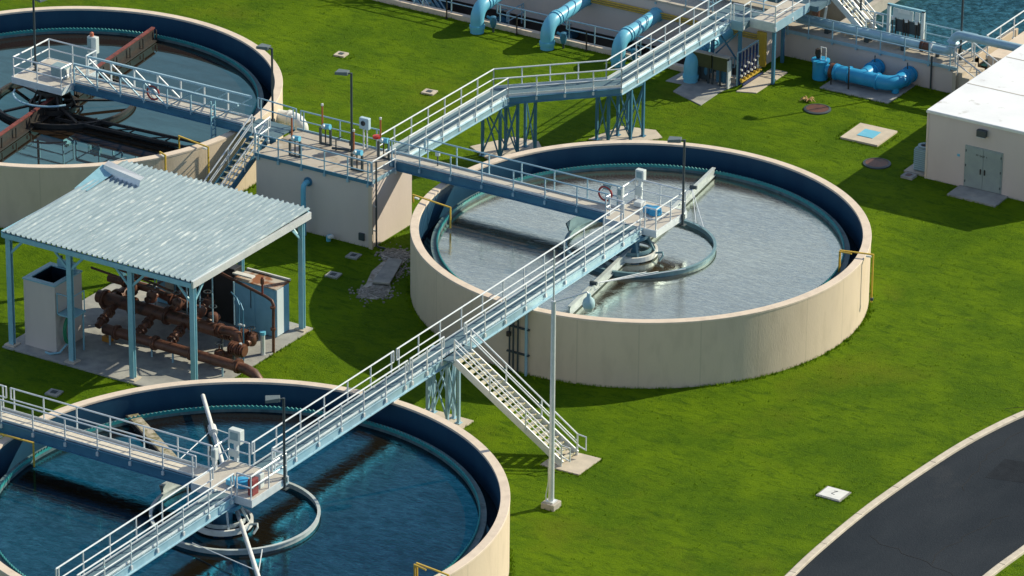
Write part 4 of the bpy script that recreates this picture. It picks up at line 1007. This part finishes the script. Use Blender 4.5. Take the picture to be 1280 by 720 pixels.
for z in (2.3,1.2): MB().tube([(-10.75,-15.4,z),(-10.75,-15.4,z+.10)], .13, 12).build('flange', rust, t)
t = thing('backflow_valve', (-10.9,-15.7,0), 'small silver valve standing by the brown drop pipe', 'valve')
MB().tube([(-11.0,-15.9,.08),(-11.0,-15.9,1.1)], .11, 12).build('body', alu, t, smooth=True)
MB().tube([(-11.0,-15.9,1.1),(-11.0,-15.9,1.25)], .15, 12).build('cap', skyb, t)
t = thing('bent_conduit', (-11.2,-17.4,0), 'dark blue bent conduits standing at the front of the blue cabinet', 'conduit')
for dx in (0,.22):
    MB().tube([(-12.4,-16.4,3.1),(-11.75+dx,-16.9,3.15-dx),(-11.55+dx,-17.0,2.9-dx),(-11.55+dx,-17.0,.1)], .035, 8).build('conduit', bluebeam, t)
MB().bar((-11.6,-17.0,1.9),(-11.25,-17.0,1.9),.08,.08).build('clip', alu, t)
# cabinets
t = thing('cabinet', (-12.6,-13.5,0), 'large light blue steel cabinet with rusty top at the right end of the shelter', 'cabinet')
MB().box(-13.85,-14.05,.1,-11.5,-12.95,2.55).build('body', cab_blue, t, bevel=.02)
MB().box(-13.8,-14.08,.25,-12.7,-14.05,2.45).build('door', cab_blue, t); MB().box(-12.65,-14.08,.25,-11.56,-14.05,2.45).build('door', cab_blue, t)
MB().box(-11.5,-14.0,.15,-11.47,-13.45,2.5).build('end_panel', cab_white, t)
MB().box(-13.9,-14.1,2.55,-11.45,-12.9,2.60).build('top', mat('rusty_top',(.45,.42,.36),.7,col2=(.24,.09,.03),nscale=1.2,amt=(.42,.55)), t)
MB().bar((-12.9,-14.1,2.3+.0),(-12.9,-14.1,1.3),.03,.03).build('handle', darks, t)
MB().box(-13.9,-12.95,2.62,-11.45,-12.87,2.70).build('flashing', white, t)
t = thing('switchgear', (-15.6,-13.6,0), 'dark grey panel behind the pipework under the shelter', 'electrical panel')
MB().box(-17.35,-13.9,.1,-13.95,-13.3,2.95).build('body', mat('panel_black',(.02,.022,.024),.5), t, bevel=.02)
for k in range(3): MB().box(-17.25+k*1.1,-13.93,.3,-16.25+k*1.1,-13.9,2.85).build('door', mat('panel_dark%d'%k if 0 else 'panel_dark',(.026,.028,.030),.45), t)
MB().box(-14.0,-14.0,2.75,-12.9,-13.7,2.82).build('tray', white, t)
t = thing('cabinet', (-18.1,-13.4,0), 'blue and cream cabinet at the back left of the shelter', 'cabinet')
MB().box(-18.6,-13.7,.1,-17.4,-13.0,2.5).build('body', cab_blue, t, bevel=.02)
MB().box(-18.1,-13.73,.5,-17.6,-13.70,2.3).build('door', mat('cream_door',(.5,.48,.40),.6), t)

# ------------------------------------------------------------------ building on the right
t = thing('building', (9,25,0), 'cream flat roofed building with grey double door at the right edge', 'building')
bx0,bx1,by0,by1,bz = 5.06,13.2,19.98,40.0,3.70
MB().box(bx0,by0,-.2,bx1,by1,bz-.06).build('wall', stuccop, t)
MB().box(bx0-.07,by0-.07,bz-.06,bx1+.07,by1+.07,bz+.06).build('roof', roofw, t, bevel=.02)
MB().box(bx0-.085,by0-.085,bz-.10,bx1+.085,by0-.072,bz+.02).build('drip_edge', alu, t)
MB().box(bx0-.06,by0-.03,.0,bx0+.05,by0-.001,bz-.1).build('corner_trim', rimc, t)
d_ = MB().box(7.22,by0-.05,.12,9.32,by0-.002,2.34).build('door_frame', doorm, t)
for xa in (7.29,8.28):
    dd = MB().box(xa,by0-.075,.14,xa+.97,by0-.05,2.27).build('door', doorm, t)
    hx = xa+.86 if xa < 8 else xa+.10
    MB().box(hx-.03,by0-.13,.95,hx+.03,by0-.075,1.22).build('handle', blackm, dd)
    for zz in (.35,1.2,2.0): MB().box(xa-.02 if xa < 8 else xa+.95,by0-.09,zz,(xa-.02 if xa < 8 else xa+.95)+.05,by0-.076,zz+.12).build('hinge', darks, dd)
t2 = MB().box(7.9,by0-.28,3.02,8.42,by0-.05,3.38).build('wall_light', darks, t, bevel=.02)
MB().box(7.95,by0-.29,3.0,8.37,by0-.06,3.02).build('lens', offw, t2)
MB().box(10.75,by0-.05,.75,10.9,by0,.92).build('outlet', darks, t)
MB().box(6.78,by0-.03,1.62,6.92,by0,1.74).build('bell', skyb, t)
# roof seams
for yy in (24.2,28.6,33.0): MB().box(bx0,yy,bz+.061,bx1,yy+.06,bz+.072).build('roof_seam', concrete, t)
# sign lettering on the door (small, like the photo)
# small dark capitals in two words, built from strokes (5 x 7 grid)
GL = {'F':[(0,0,0,6),(0,6,3,6),(0,3,2.4,3)],'P':[(0,0,0,6),(0,6,3,6),(3,6,3,3),(3,3,0,3)],'S':[(3,6,0,6),(0,6,0,3),(0,3,3,3),(3,3,3,0),(3,0,0,0)],
      'H':[(0,0,0,6),(3,0,3,6),(0,3,3,3)],'O':[(0,0,0,6),(0,6,3,6),(3,6,3,0),(3,0,0,0)],'A':[(0,0,1.5,6),(1.5,6,3,0),(.7,2.4,2.3,2.4)]}
lm = MB(); x = 7.86; k = .0155
for ch in 'FP SHOP A':
    for (xa,ya,xb,yb) in GL.get(ch, []):
        lm.bar((x+xa*k,by0-.079,1.88+ya*k),(x+xb*k,by0-.079,1.88+yb*k),.004,.018)
    x += k*(4.9 if ch != ' ' else 3.5)
lm.build('lettering', darks, t)
# AC unit
t = thing('air_conditioner', (4.5,20.6,0), 'grey-blue air conditioner unit on a pad left of the building', 'air conditioner')
MB().box(3.75,20.1,-.05,5.0,21.3,.10).build('pad', concrete, t)
MB().box(4.15,20.35,.12,4.98,21.15,1.35).build('casing', ac, t, bevel=.06)
for k in range(9): pass
lv = MB()
for k in range(10): lv.box(4.14,20.34,.22+k*.11,4.99,21.16,.25+k*.11)
lv.build('louvres', alud, t)
MB().lathe([(.22,1.36),(.36,1.36),(.36,1.44),(.22,1.44)],4.56,20.75,20,close=True).build('fan_guard', ac, t)
MB().disc(4.56,20.75,.23,1.37,20).build('fan_opening', blackm, t)
t = thing('drain_box', (4.0,19.8,0), 'small square drain box on the grass beside the air conditioner', 'drain')
MB().box(3.95,19.35,-.02,4.6,19.95,.13).build('frame', pav_g, t, bevel=.01)
MB().box(4.13,19.5,.13,4.40,19.8,.15).build('grate', rust, t)

# ------------------------------------------------------------------ back structures
# kerb wall + sunken pit
t = thing('retaining_wall', (-30,26,0), 'low concrete kerb wall with blue railing along the sunken pipe pit', 'low wall')
MB().box(-62,25.95,-1.6,-9.4,26.3,.28).build('wall', rimc, t)
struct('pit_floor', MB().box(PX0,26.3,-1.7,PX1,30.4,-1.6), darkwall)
PIPX = (-24.9,-20.45,-16.0,-11.55)
segs = [(-61,-47),(-46.6,-37.6),(-37.2,-29.6),(-29.4,-25.3),(-24.4,-20.9),(-20.0,-16.45),(-15.55,-12.0),(-11.1,-9.6)]
for a, b in segs: railing(t, [(a,26.2,.28),(b,26.2,.28)], m=alud, step=1.9, low=.05)
railing(t, [(-24.2,26.9,-.4),(-24.2,28.6,-.4)], m=alud, step=1.7, low=.05)
# basin block on the left (overhanging wall over the pit)
t = thing('basin_wall', (-35,29,0), 'long grey wall of the upper basins with yellow pipes along it', 'basin wall')
MB().box(-62,28.98,-.25,-9.4,31.2,2.35).build('wall', stuccop, t)
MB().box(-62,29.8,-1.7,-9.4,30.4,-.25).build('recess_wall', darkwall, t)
MB().box(-62,28.9,2.35,-9.36,36,2.45).build('deck', concrete, t)
railing(t, [(-40,29.0,2.45),(-12.4,29.0,2.45)], m=alud, step=1.9)
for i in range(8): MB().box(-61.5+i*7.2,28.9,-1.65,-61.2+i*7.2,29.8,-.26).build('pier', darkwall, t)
t = thing('yellow_conduits', (-15,28.8,1.6), 'three thin yellow conduits running along the grey basin wall and down beside its corner', 'conduit')
for k in range(3):
    zt = 1.52+k*.13
    MB().tube([(-40,28.88-.02*k,zt),(-9.75+k*.14,28.88-.02*k,zt),(-9.6+k*.14,28.86,zt-.12),(-9.6+k*.14,28.86,.1)], .045, 6).build('conduit', yellow, t)
MB().box(-9.72,28.80,.05,-9.20,28.97,2.0).build('conduit_cover', yellow, t)
# pit valves
random.seed(2)
for k in range(9):
    x = -43.5+k*4.45*.93+1.2
    if x > -11: break
    t = thing('pit_valve', (x,29.2,-1.6), ['dark valve in the sunken pit, number %s from the left'%w for w in ('one','two','three','four','five','six','seven','eight','nine')][k] if 0 else 'dark blue valve in the sunken pit behind the low wall', 'valve', 'valves in the sunken pit')
    MB().tube([(x,29.75,-.9),(x,28.6,-.9)], .28, 14).build('body', bluebeam, t, smooth=True)
    MB().tube([(x,28.9,-.9),(x,28.8,-.9)], .40, 14).build('flange', bluebeam, t)
    MB().bar((x,29.0,-.8),(x,29.0,-.1),.08,.08).build('stem', darks, t)
    MB().lathe([(.2,-.1),(.26,-.1),(.26,-.05),(.2,-.05)],x,29.0,14,close=True).build('hand_wheel', post_blue, t)
# goosenecks over the pit
labs = ('fat light blue pipe bending into the lawn, leftmost of the row at the top','fat light blue pipe bending into the lawn, second from the left of the row','fat light blue pipe bending into the lawn just behind the elevated walkway','fat light blue pipe bending into the lawn behind the olive panels')
for x, lb in zip(PIPX, labs):
    t = thing('gooseneck_pipe', (x,25,0), lb, 'pipe', 'light blue pipes crossing the sunken pit')
    r = .38; ye = 24.95; zc = 1.35
    pts = [(x,ye,-.1),(x,ye,.55)]+arc(x,ye+.75,zc-.75+.1,.75,(0,-1,0),(0,0,1),R(5),R(85),7)+[(x,26.6,zc+.12),(x,28.99,zc+.25)]
    MB().tube(pts, r, 22).build('pipe', skyb, t, smooth=True)
    for a, b in (((x,ye,.25),(x,ye,.42)),((x,25.72,zc+.11),(x,25.86,zc+.12)),((x,26.0,zc+.11),(x,26.08,zc+.12)),((x,28.9,zc+.24),(x,28.98,zc+.25))):
        MB().tube([a,b], r*1.13, 22).build('coupling', skyb, t, smooth=False)
    v = MB().lathe([(0,.95),(.16,.9),(.2,.6),(.12,.3),(0,.3)],x+.72,25.45,12).build('valve', bluebeam, t, smooth=True)
    MB().tube([(x+.3,25.5,.8),(x+.75,25.45,.72)], .08, 8).build('valve_pipe', bluebeam, t)
    MB().tube([(x+.72,25.45,.3),(x+.72,25.45,0)], .06, 8).build('valve_leg', darks, t)
for x in (-22.9,-18.5,-14.1,-27.4):
    t = thing('marker_post', (x,25.8,0), {-22.9:'thin black post by the low wall between the first two blue pipes',-18.5:'thin black post by the low wall between the second and third blue pipes',-14.1:'thin black post by the low wall partly behind the walkway',-27.4:'thin black post by the low wall left of all blue pipes'}[x], 'post', 'thin black posts by the low wall')
    MB().bar((x,25.8,0),(x,25.8,1.15),.06,.06).build('pole', blackm, t)
    MB().box(x-.08,25.72,0,x+.08,25.88,.03).build('foot', blackm, t)
# blue service stair in the pit at the far left
t = stairs('stairs', (-30,28,0), (-31.8,27.6,1.9), (-28.6,27.2,-1.5), (.1,.99,0), .9, 9, 'small blue stairs down into the pit at the top edge', post_blue, tread_l, alud, loop=False, nosing=False)

# platform where the high walkway ends
t = thing('walkway_landing', (-9,27,2.5), 'railed steel landing at the upper end of the elevated walkway', 'landing')
MB().box(-11.1,25.9,WK-.34,-9.0,28.3,WK).build('deck', grate, t)
MB().box(-9.0,26.7,WK-.34,-7.5,30.4,WK).build('deck', grate_l, t)
MB().box(-11.1,25.88,WK-.36,-9.0,25.9,WK+.15).build('kick_plate', alud, t)
MB().box(-8.98,26.66,WK-.36,-7.5,26.7,WK+.15).build('kick_plate', alu, t)
MB().box(-7.5,26.7,WK-.36,-7.46,30.4,WK+.15).build('kick_plate', alud, t)
railing(t, [(-9.6,25.95,WK),(-9.0,25.95,WK),(-9.0,26.7,WK),(-7.5,26.7,WK),(-7.5,30.4,WK)], m=alu, ends=False)
railing(t, [(-11.1,25.95,WK),(-11.1,28.3,WK),(-9.1,28.3,WK),(-9.0,30.4,WK)], m=alud, ends=False)
for x, y in ((-10.9,26.1),(-9.2,26.0),(-7.7,27.0),(-8.8,30.0)):
    MB().bar((x,y,.03),(x,y,WK-.34),.16,.16).build('leg', bluebeam, t)
MB().bar((-10.9,26.1,1.2),(-9.2,26.0,WK-.4),.07,.07).build('brace', bluebeam, t); MB().bar((-9.2,26.0,1.2),(-10.9,26.1,WK-.4),.07,.07).build('brace', bluebeam, t)
# upper deck steelwork beyond
t = thing('upper_walkway', (-11,34,2.5), 'crowded upper walkway with railings at the top edge of the photo', 'walkway')
MB().box(-14.5,30.4,WK-.3,-7.0,31.9,WK-.02).build('deck', grate, t)
railing(t, [(-14.5,30.45,WK),(-9.3,30.45,WK)], m=alu, step=1.4)
railing(t, [(-14.5,31.9,WK),(-7.0,31.9,WK)], m=alud, step=1.4)
MB().box(-14.5,31.9,WK-.3,-13.4,37,WK-.02).build('deck', grate, t)
railing(t, [(-13.4,32.0,WK),(-13.4,37,WK)], m=alu, step=1.4)
railing(t, [(-14.5,32.0,WK),(-14.5,37,WK)], m=alu, step=1.4)

# right basin
t = thing('basin', (-4,33,0), 'low grey basin wall with blue railing, walkway slab and dark rippled water behind', 'basin')
MB().box(-9.4,31.0,-.2,1.2,31.3,1.50).build('wall', stuccop, t)
MB().box(-9.4,31.3,-.2,1.2,33.4,1.42).build('wall_core', concrete, t)
MB().box(-9.4,30.98,1.50,1.2,33.4,1.56).build('deck', conc_box, t)
MB().box(.98,31.3,-.2,1.2,38.0,1.5).build('end_wall', stucco, t)
MB().box(-7.2,33.4,-.2,-6.85,60,1.6).build('cross_wall', concrete, t)
MB().box(-9.4,30.90,1.38,1.2,30.975,1.55).build('edge_trim', alud, t)
railing(t, [(-9.2,30.93,1.56),(.9,30.93,1.56)], m=alud, step=1.45, low=.25)
railing(t, [(-6.6,33.3,1.56),(1.1,33.3,1.56)], m=alud, step=1.7, low=.0)
MB().tube([(-.35,30.9,.02),(-.35,30.9,1.9)], .05, 8).build('drain_pipe', darks, t)
struct('water', MB().add([(-6.85,33.4,.9),(60,33.4,.9),(60,75,.9),(-6.85,75,.9)],[(0,1,2,3)]), waterP)
struct('water', MB().add([(-40,36,1.6),(-7.2,36,1.6),(-7.2,75,1.6),(-40,75,1.6)],[(0,1,2,3)]), waterC)
t = thing('far_basin_wall', (-20,36,0), 'concrete wall at the top edge beyond the upper walkway', 'basin wall')
MB().box(-40,35.9,0,-7.2,36.2,2.6).build('wall', concrete, t)
MB().box(-40,35.85,2.6,-7.2,36.25,2.66).build('coping', rimc, t)
# long pipe on the basin deck
t = thing('deck_pipe', (-4,31.8,1.56), 'long pale blue pipe lying along the basin walkway and rising towards the building', 'pipe')
yp = 31.75; zp = 2.0
MB().tube([(-8.9,yp,zp),(-.2,yp,zp)]+arc(.0,yp,zp+.45,.45,(0,0,-1),(1,0,0),0,PI/2,6)+[(.45,yp,2.6)]+arc(.9,yp,2.6,.45,(-1,0,0),(0,0,1),0,PI/2,6)+[(5.2,yp,3.05)], .23, 18).build('pipe', alud, t, smooth=True)
for x in (-1.35,-.75): MB().tube([(x-.06,yp,zp),(x+.06,yp,zp)], .33, 18).build('flange', rust if x < -1 else alu, t)
for x in (-1.05,): MB().tube([(x-.2,yp,zp),(x+.2,yp,zp)], .27, 18).build('coupling', rust, t)
MB().tube([(-.45,yp-.0,zp-.3),(-.45,yp,1.57)], .12, 8).build('support', darks, t)
MB().tube([(-8.9,yp,zp),(-9.05,yp+.1,zp+.2),(-9.1,yp+.2,zp+.8)], .2, 14).build('elbow', concrete, t, smooth=True)
for x in (-7,-4.6,-2.4): MB().box(x-.12,yp-.25,1.56,x+.12,yp+.25,1.8).build('saddle', darks, t)
# stair climbing from the basin deck
stairs('stairs', (-6,32,1.5), (-9.3,31.9+.9,5.3), (-5.0,32.75,1.6), (0,1,0), 1.0, 15, 'white stairs with tan treads climbing left from the basin walkway', alu, tread_l, alu)
# vertical blue pipe
t = thing('standpipe', (-7.9,32.3,1.56), 'bright blue vertical cylinder on the basin walkway at the top edge', 'pipe')
MB().tube([(-8.15,32.45,2.6),(-8.15,32.45,5.4)], .36, 22).build('cylinder', blue, t, smooth=True)
MB().lathe([(.36,2.6),(.2,2.3),(.2,1.57)],-8.15,32.45,18).build('cone', rust, t, smooth=True)
MB().tube(arc(-9.2,32.3,2.4,.5,(1,0,0),(0,0,1),0,PI,10)+[(-9.7,32.3,1.6)], .10, 10).build('bend', mat('cream_pipe',(.5,.46,.36),.6), t, smooth=True)
MB().tube([(-7.6,32.3,1.6),(-7.4,32.2,2.8)], .08, 8).build('side_pipe', white, t)
# frame with gauges
t = thing('gauge_rack', (-3,32.8,1.56), 'tall open frame with pale instrument panels on the basin walkway', 'instrument rack')
for x in (-4.0,-1.95): MB().box(x-.08,32.82,1.56,x+.08,32.98,3.45).build('post', offw, t)
MB().box(-4.08,32.82,3.38,-1.87,32.98,3.48).build('top_bar', post_blue, t)
MB().box(-3.75,32.84,2.75,-2.55,32.92,3.3).build('panel', offw, t, bevel=.02); MB().box(-3.4,32.78,3.12,-2.7,32.84,3.32).build('panel', white, t)
MB().box(-2.45,32.84,2.75,-2.15,32.92,3.3).build('panel', offw, t, bevel=.02)
for x in (-3.75,-3.55,-3.1,-2.95,-2.8,-2.35,-2.2): MB().tube([(x,32.86,1.56),(x,32.86,2.8)], .035, 6).build('conduit', blackm, t)
MB().box(-3.6,32.9,2.0,-2.1,32.95,2.7).build('back_plate', darks, t)
for x in (-3.7,-2.9,-2.3): MB().lathe([(0,2.82),(.09,2.8),(.09,2.66),(0,2.64)],x,32.8,10).build('gauge', white, t)
# light poles rising out of the picture
for x, y, lb in ((-5.55,32.6,'dark thin pole rising past the basin stairs'),(.72,32.1,'dark thin pole behind the pale blue deck pipe near the building')):
    lamp(x, y, 1.56, 7.6, lb, R(190))
# bright blue pipe assembly on its slab
t = thing('pipe_assembly', (-3.6,29.4,0), 'bright blue branching pipe assembly on a concrete slab by the basin wall', 'pipework')
zb = .60
MB().lathe([(.0,1.12),(.50,1.10),(.50,1.0),(.42,.98),(.42,.02)],-6.0,29.1,24).build('valve_body', blue, t, smooth=True)
MB().tube([(-5.6,29.1,zb),(-5.15,29.1,zb)], .30, 20).build('neck', blue, t, smooth=True)
MB().tube([(-5.35,29.1,zb),(-5.15,29.1,zb)], .42, 20).build('flange', rust, t); MB().tube([(-5.1,29.1,zb),(-4.95,29.1,zb)], .44, 20).build('flange', blue, t)
main = [(-4.95,29.1,zb),(-2.2,29.1,zb)]+arc(-2.2,29.85,zb,.75,(0,-1,0),(1,0,0),R(12),R(82),7)+[(-1.45,30.1,zb),(-1.45,30.98,zb)]
main = [(-4.95,29.1,zb),(-2.35,29.1,zb),(-2.05,29.14,zb),(-1.8,29.28,zb),(-1.63,29.5,zb),(-1.6,29.8,zb),(-1.6,30.98,zb)]
MB().tube(main, .40, 24).build('pipe', blue, t, smooth=True)
MB().tube([(-3.55,29.1,zb),(-3.55,30.98,zb)], .38, 24).build('pipe', blue, t, smooth=True)
for x in (-3.55,-1.6):
    for y in (30.15,30.3,30.85): MB().tube([(x,y,zb),(x,y+.10,zb)], .46, 22).build('coupling', blue, t)
    MB().tube([(x,30.6,zb+.3),(x,30.6,zb+.75)], .03, 6).build('stud', darks, t)
for x in (-4.3,-2.6): MB().tube([(x,29.1,zb),(x+.10,29.1,zb)], .46, 22).build('coupling', blue, t)
MB().tube([(-1.6,29.3,.1),(-1.6,29.3,.5)], .2, 12).build('support', blue, t)
fr = MB(); fr.tube([(-6.0,29.1,1.1),(-6.0,29.1,1.8),(-5.7,29.1,1.8),(-5.7,29.1,1.1)], .03, 6); fr.build('yoke', white, t)
MB().lathe([(0,1.7),(.16,1.66),(.18,1.4),(.1,1.15)],-6.15,29.1,12).build('actuator', blackm, t, smooth=True)
MB().bar((-3.95,28.45,.05),(-3.95,28.45,1.35),.06,.06).build('marker', blackm, t); MB().bar((-5.05,28.55,.05),(-5.05,28.55,.6),.05,.05).build('marker', blackm, t)
# olive panels
t = thing('control_rack', (-10.6,25.2,0), 'two olive green panels on dark legs beside the last blue pipe', 'control panel')
for a, b in ((-11.5,-10.38),(-10.28,-9.4)):
    MB().box(a,25.05,.95,b,25.25,1.72).build('panel', olive, t, bevel=.02)
    MB().box(a-.03,25.0,1.72,b+.03,25.32,1.77).build('hood', concrete, t)
for x in (-11.45,-11.2,-10.6,-10.35,-9.9,-9.45): MB().bar((x,25.2,.05),(x,25.2,1.7),.09,.09).build('leg', darks, t)
MB().box(-11.3,25.3,.15,-10.7,25.6,.9).build('cabinet', darks, t); MB().box(-10.2,25.3,.2,-9.7,25.6,.9).build('cabinet', bluebeam, t)
MB().box(-9.38,25.0,.05,-9.3,25.3,1.6).build('end_frame', alu, t)
# manifold rack with many small blue pipes
t = thing('sample_rack', (-9.1,26.8,0), 'open rack of thin dark blue pipes with small yellow valves', 'pipe rack')
for y in (25.7,27.9): MB().bar((-9.15,y,.05),(-9.15,y,1.9),.07,.07).build('post', alud, t)
MB().bar((-9.15,25.7,1.9),(-9.15,27.9,1.9),.07,.07).build('top_bar', alud, t); MB().bar((-9.15,25.7,1.35),(-9.15,27.9,1.35),.05,.05).build('cross_bar', alud, t)
dblue = mat('dark_blue_pipe',(.01,.03,.13),.4)
for k in range(6):
    y = 25.8+k*.36
    MB().tube([(-9.05,y,.1),(-9.05,y,1.85)], .055, 8).build('pipe', dblue, t)
    MB().tube([(-9.0,y,.38),(-8.85,y,.38)], .08, 8).build('valve', yellow, t)
    MB().tube([(-9.0,y,.62),(-8.9,y,.62)], .06, 8).build('valve', white, t)
    MB().tube([(-9.0,y,.95+.1*(k%3)),(-8.9,y,.95+.1*(k%3))], .06, 8).build('valve', white, t)
MB().bar((-8.9,25.7,.3),(-8.9,27.9,.3),.10,.06).build('header', yellow, t); MB().bar((-8.8,25.7,.16),(-8.8,27.9,.16),.08,.08).build('header', dblue, t)
# steps and rails between basin and building
t = thing('access_steps', (2.6,31,0), 'jumble of blue-white handrails and tan concrete steps behind the building corner', 'steps')
for k in range(6):
    MB().box(1.25+k*.42,30.5,-.1,1.67+k*.42,32.3,1.5-k*.24).build('step', pav, t)
railing(t, [(1.25,30.45,1.5),(3.8,30.45,.2)], m=alu, step=1.2, low=.1)
railing(t, [(1.25,32.35,1.5),(3.8,32.35,.2)], m=alu, step=1.2, low=.1)
railing(t, [(.95,30.95,1.56),(1.1,32.9,1.56)], m=alu, step=1.5, low=0)
MB().box(1.2,30.3,-.1,1.4,30.5,1.5).build('pier', pav, t)
t = thing('basin_railing', (4,37,1.5), 'white railing with toe board rising along the basin edge beyond the building', 'railing')
railing(t, [(1.6,33.35,1.6),(1.6,48,1.6)], m=alu, step=1.7)
MB().box(1.7,33.4,-.1,4.95,60,1.55).build('wall_top', rimc, t)

# ------------------------------------------------------------------ grass tufts (edges and lawn texture)
tuftm = mat('grass_tuft', (.11, .21, .003), .9, col2=(.17, .28, .004), nscale=.35, spec=.1, col3=(.07, .15, .002), n3=1.1, a3=(.5, .65))
random.seed(21)
tf = MB(); V = tf.v; F = tf.f
def inpoly(x, y, P):
    c = False; j = len(P)-1
    for i in range(len(P)):
        if (P[i][1] > y) != (P[j][1] > y) and x < (P[j][0]-P[i][0])*(y-P[i][1])/(P[j][1]-P[i][1])+P[i][0]: c = not c
        j = i
    return c
def blocked(x, y):
    for cx, cy, r in ((0,0,RA),(B_[0],B_[1],RB),(C_[0],C_[1],RC)):
        if (x-cx)**2+(y-cy)**2 < (r+.02)**2: return True
    for a,b,c,d in ((-20.45,-2.75,-13.5,1.0),(-21.8,-21.8,-10.7,-12.1),(-62,25.9,-9.4,31),(5,19.9,13.3,40),(-9.45,30.9,60,80),(-5.35,27.85,-1.25,31),(-1.3,22.2,1.2,24.7),(7,18.5,9.75,20),(3.7,20,5,21.4),(5.9,-18.85,7.96,-16.8),(17.7,-14.9,19,-13.7),(-12.8,22.2,-7.7,29),(-4.8,24.4,-3.2,25.9),(1.4,19.6,2.9,21)):
        if a < x < c and b < y < d: return True
    for sl in TS:
        if inpoly(x, y, sl): return True
    # road
    if -60 < y < 34:
        for q in (L, Rr):
            pass
        xl = np_interp(y, L); xr = np_interp(y, Rr)
        if xl-.35 < x < xr+.35: return True
    return False
TS = [[(-16.5,10.9),(-14.2,9.6),(-12.9,12.3),(-13.9,13.4),(-15.3,13.2)],[(-11.9,15.0),(-9.4,16.2),(-8.8,17.3),(-9.6,18.0),(-11.4,17.5)],[(-1.5,-17.75),(1.05,-17.75),(1.05,-16.6),(-1.5,-16.6)]]
def np_interp(y, line):
    # both kerb lines run from high y to low y
    lo, hi = 0, len(line)-1
    while hi-lo > 1:
        m = (lo+hi)//2
        if line[m].y > y: lo = m
        else: hi = m
    a, b = line[lo], line[hi]; t = (y-a.y)/(b.y-a.y) if b.y != a.y else 0
    return a.x+(b.x-a.x)*t
def blade(x, y, h, wd):
    a = random.uniform(0, PI); c, s = math.cos(a)*wd, math.sin(a)*wd; lx, ly = random.uniform(-.6,.6)*h, random.uniform(-.6,.6)*h
    o = len(V); V.extend([(x-c,y-s,-.01),(x+c,y+s,-.01),(x+lx,y+ly,h)]); F.append((o,o+1,o+2))
def clump(x, y, h, n, sp):
    for _ in range(n):
        X, Y = x+random.gauss(0,sp), y+random.gauss(0,sp)
        if not blocked(X, Y): blade(X, Y, h*random.uniform(.5,1.2), random.uniform(.012,.03))
# fringe around the tanks, slabs, walls and kerbs
for cx, cy, r in ((0,0,RA),(B_[0],B_[1],RB),(C_[0],C_[1],RC)):
    for k in range(1500):
        a = random.uniform(0,2*PI); d = r+abs(random.gauss(0,.10))+.03
        clump(cx+d*math.cos(a), cy+d*math.sin(a), .15, 3, .04)
def edge(p, q, dens=14, h=.12):
    L_ = math.hypot(q[0]-p[0], q[1]-p[1])
    for _ in range(int(L_*dens)):
        t_ = random.random(); clump(p[0]+(q[0]-p[0])*t_+random.gauss(0,.05), p[1]+(q[1]-p[1])*t_+random.gauss(0,.05), h, 3, .04)
for a,b,c,d in ((-20.47,-2.77,-13.48,1.02),(-21.8,-21.8,-10.68,-12.08),(5,19.9,13.3,40),(-5.37,27.83,-1.23,31.02),(6.98,18.48,9.77,20.02),(3.68,19.98,5.02,21.42),(17.68,-14.92,19.02,-13.68),(-1.32,22.18,1.22,24.72)):
    edge((a,b),(c,b)); edge((a,b),(a,d)); edge((c,b),(c,d)); edge((a,d),(c,d))
for P in TS+[[(5.9,-18.87),(7.97,-18.8),(7.97,-16.77),(5.9,-16.85)],[(-11.6,23.2),(-9.4,22.3),(-9.5,25.2),(-11.7,24.6)],[(-8.8,25.0),(-7.8,25.4),(-7.85,28.9),(-8.85,28.9)]]:
    for i in range(len(P)): edge(P[i], P[(i+1)%len(P)], 16)
edge((-60,25.85),(-9.4,25.85),12); edge((-9.4,30.85),(1.3,30.85),16,.16)
for line, off in ((L,-.22),(Rr,.22)):
    for i in range(len(line)-1): edge((line[i].x+off,line[i].y),(line[i+1].x+off,line[i+1].y),16,.10)
for x, y in ((8.53,-22.11),(-28.9,18.1),(-22.3,16.1),(-13.8,-4),(-13.35,-6.45),(-16.7,-24.5)):
    for k in range(26):
        a = random.uniform(0,2*PI); clump(x+.42*math.cos(a), y+.42*math.sin(a), .10, 3, .04)
# loose taller tufts across the lawn
n_ = 0
while n_ < 9000:
    y = random.uniform(-34, 30); x = random.uniform(-42, 34)
    if blocked(x, y): continue
    clump(x, y, random.uniform(.03,.08), 3, .07); n_ += 1
o = tf.build('grass_tufts', tuftm); o['kind'] = 'stuff'; o['label'] = 'longer grass tufts in the lawn and along the walls, slabs and kerbs'
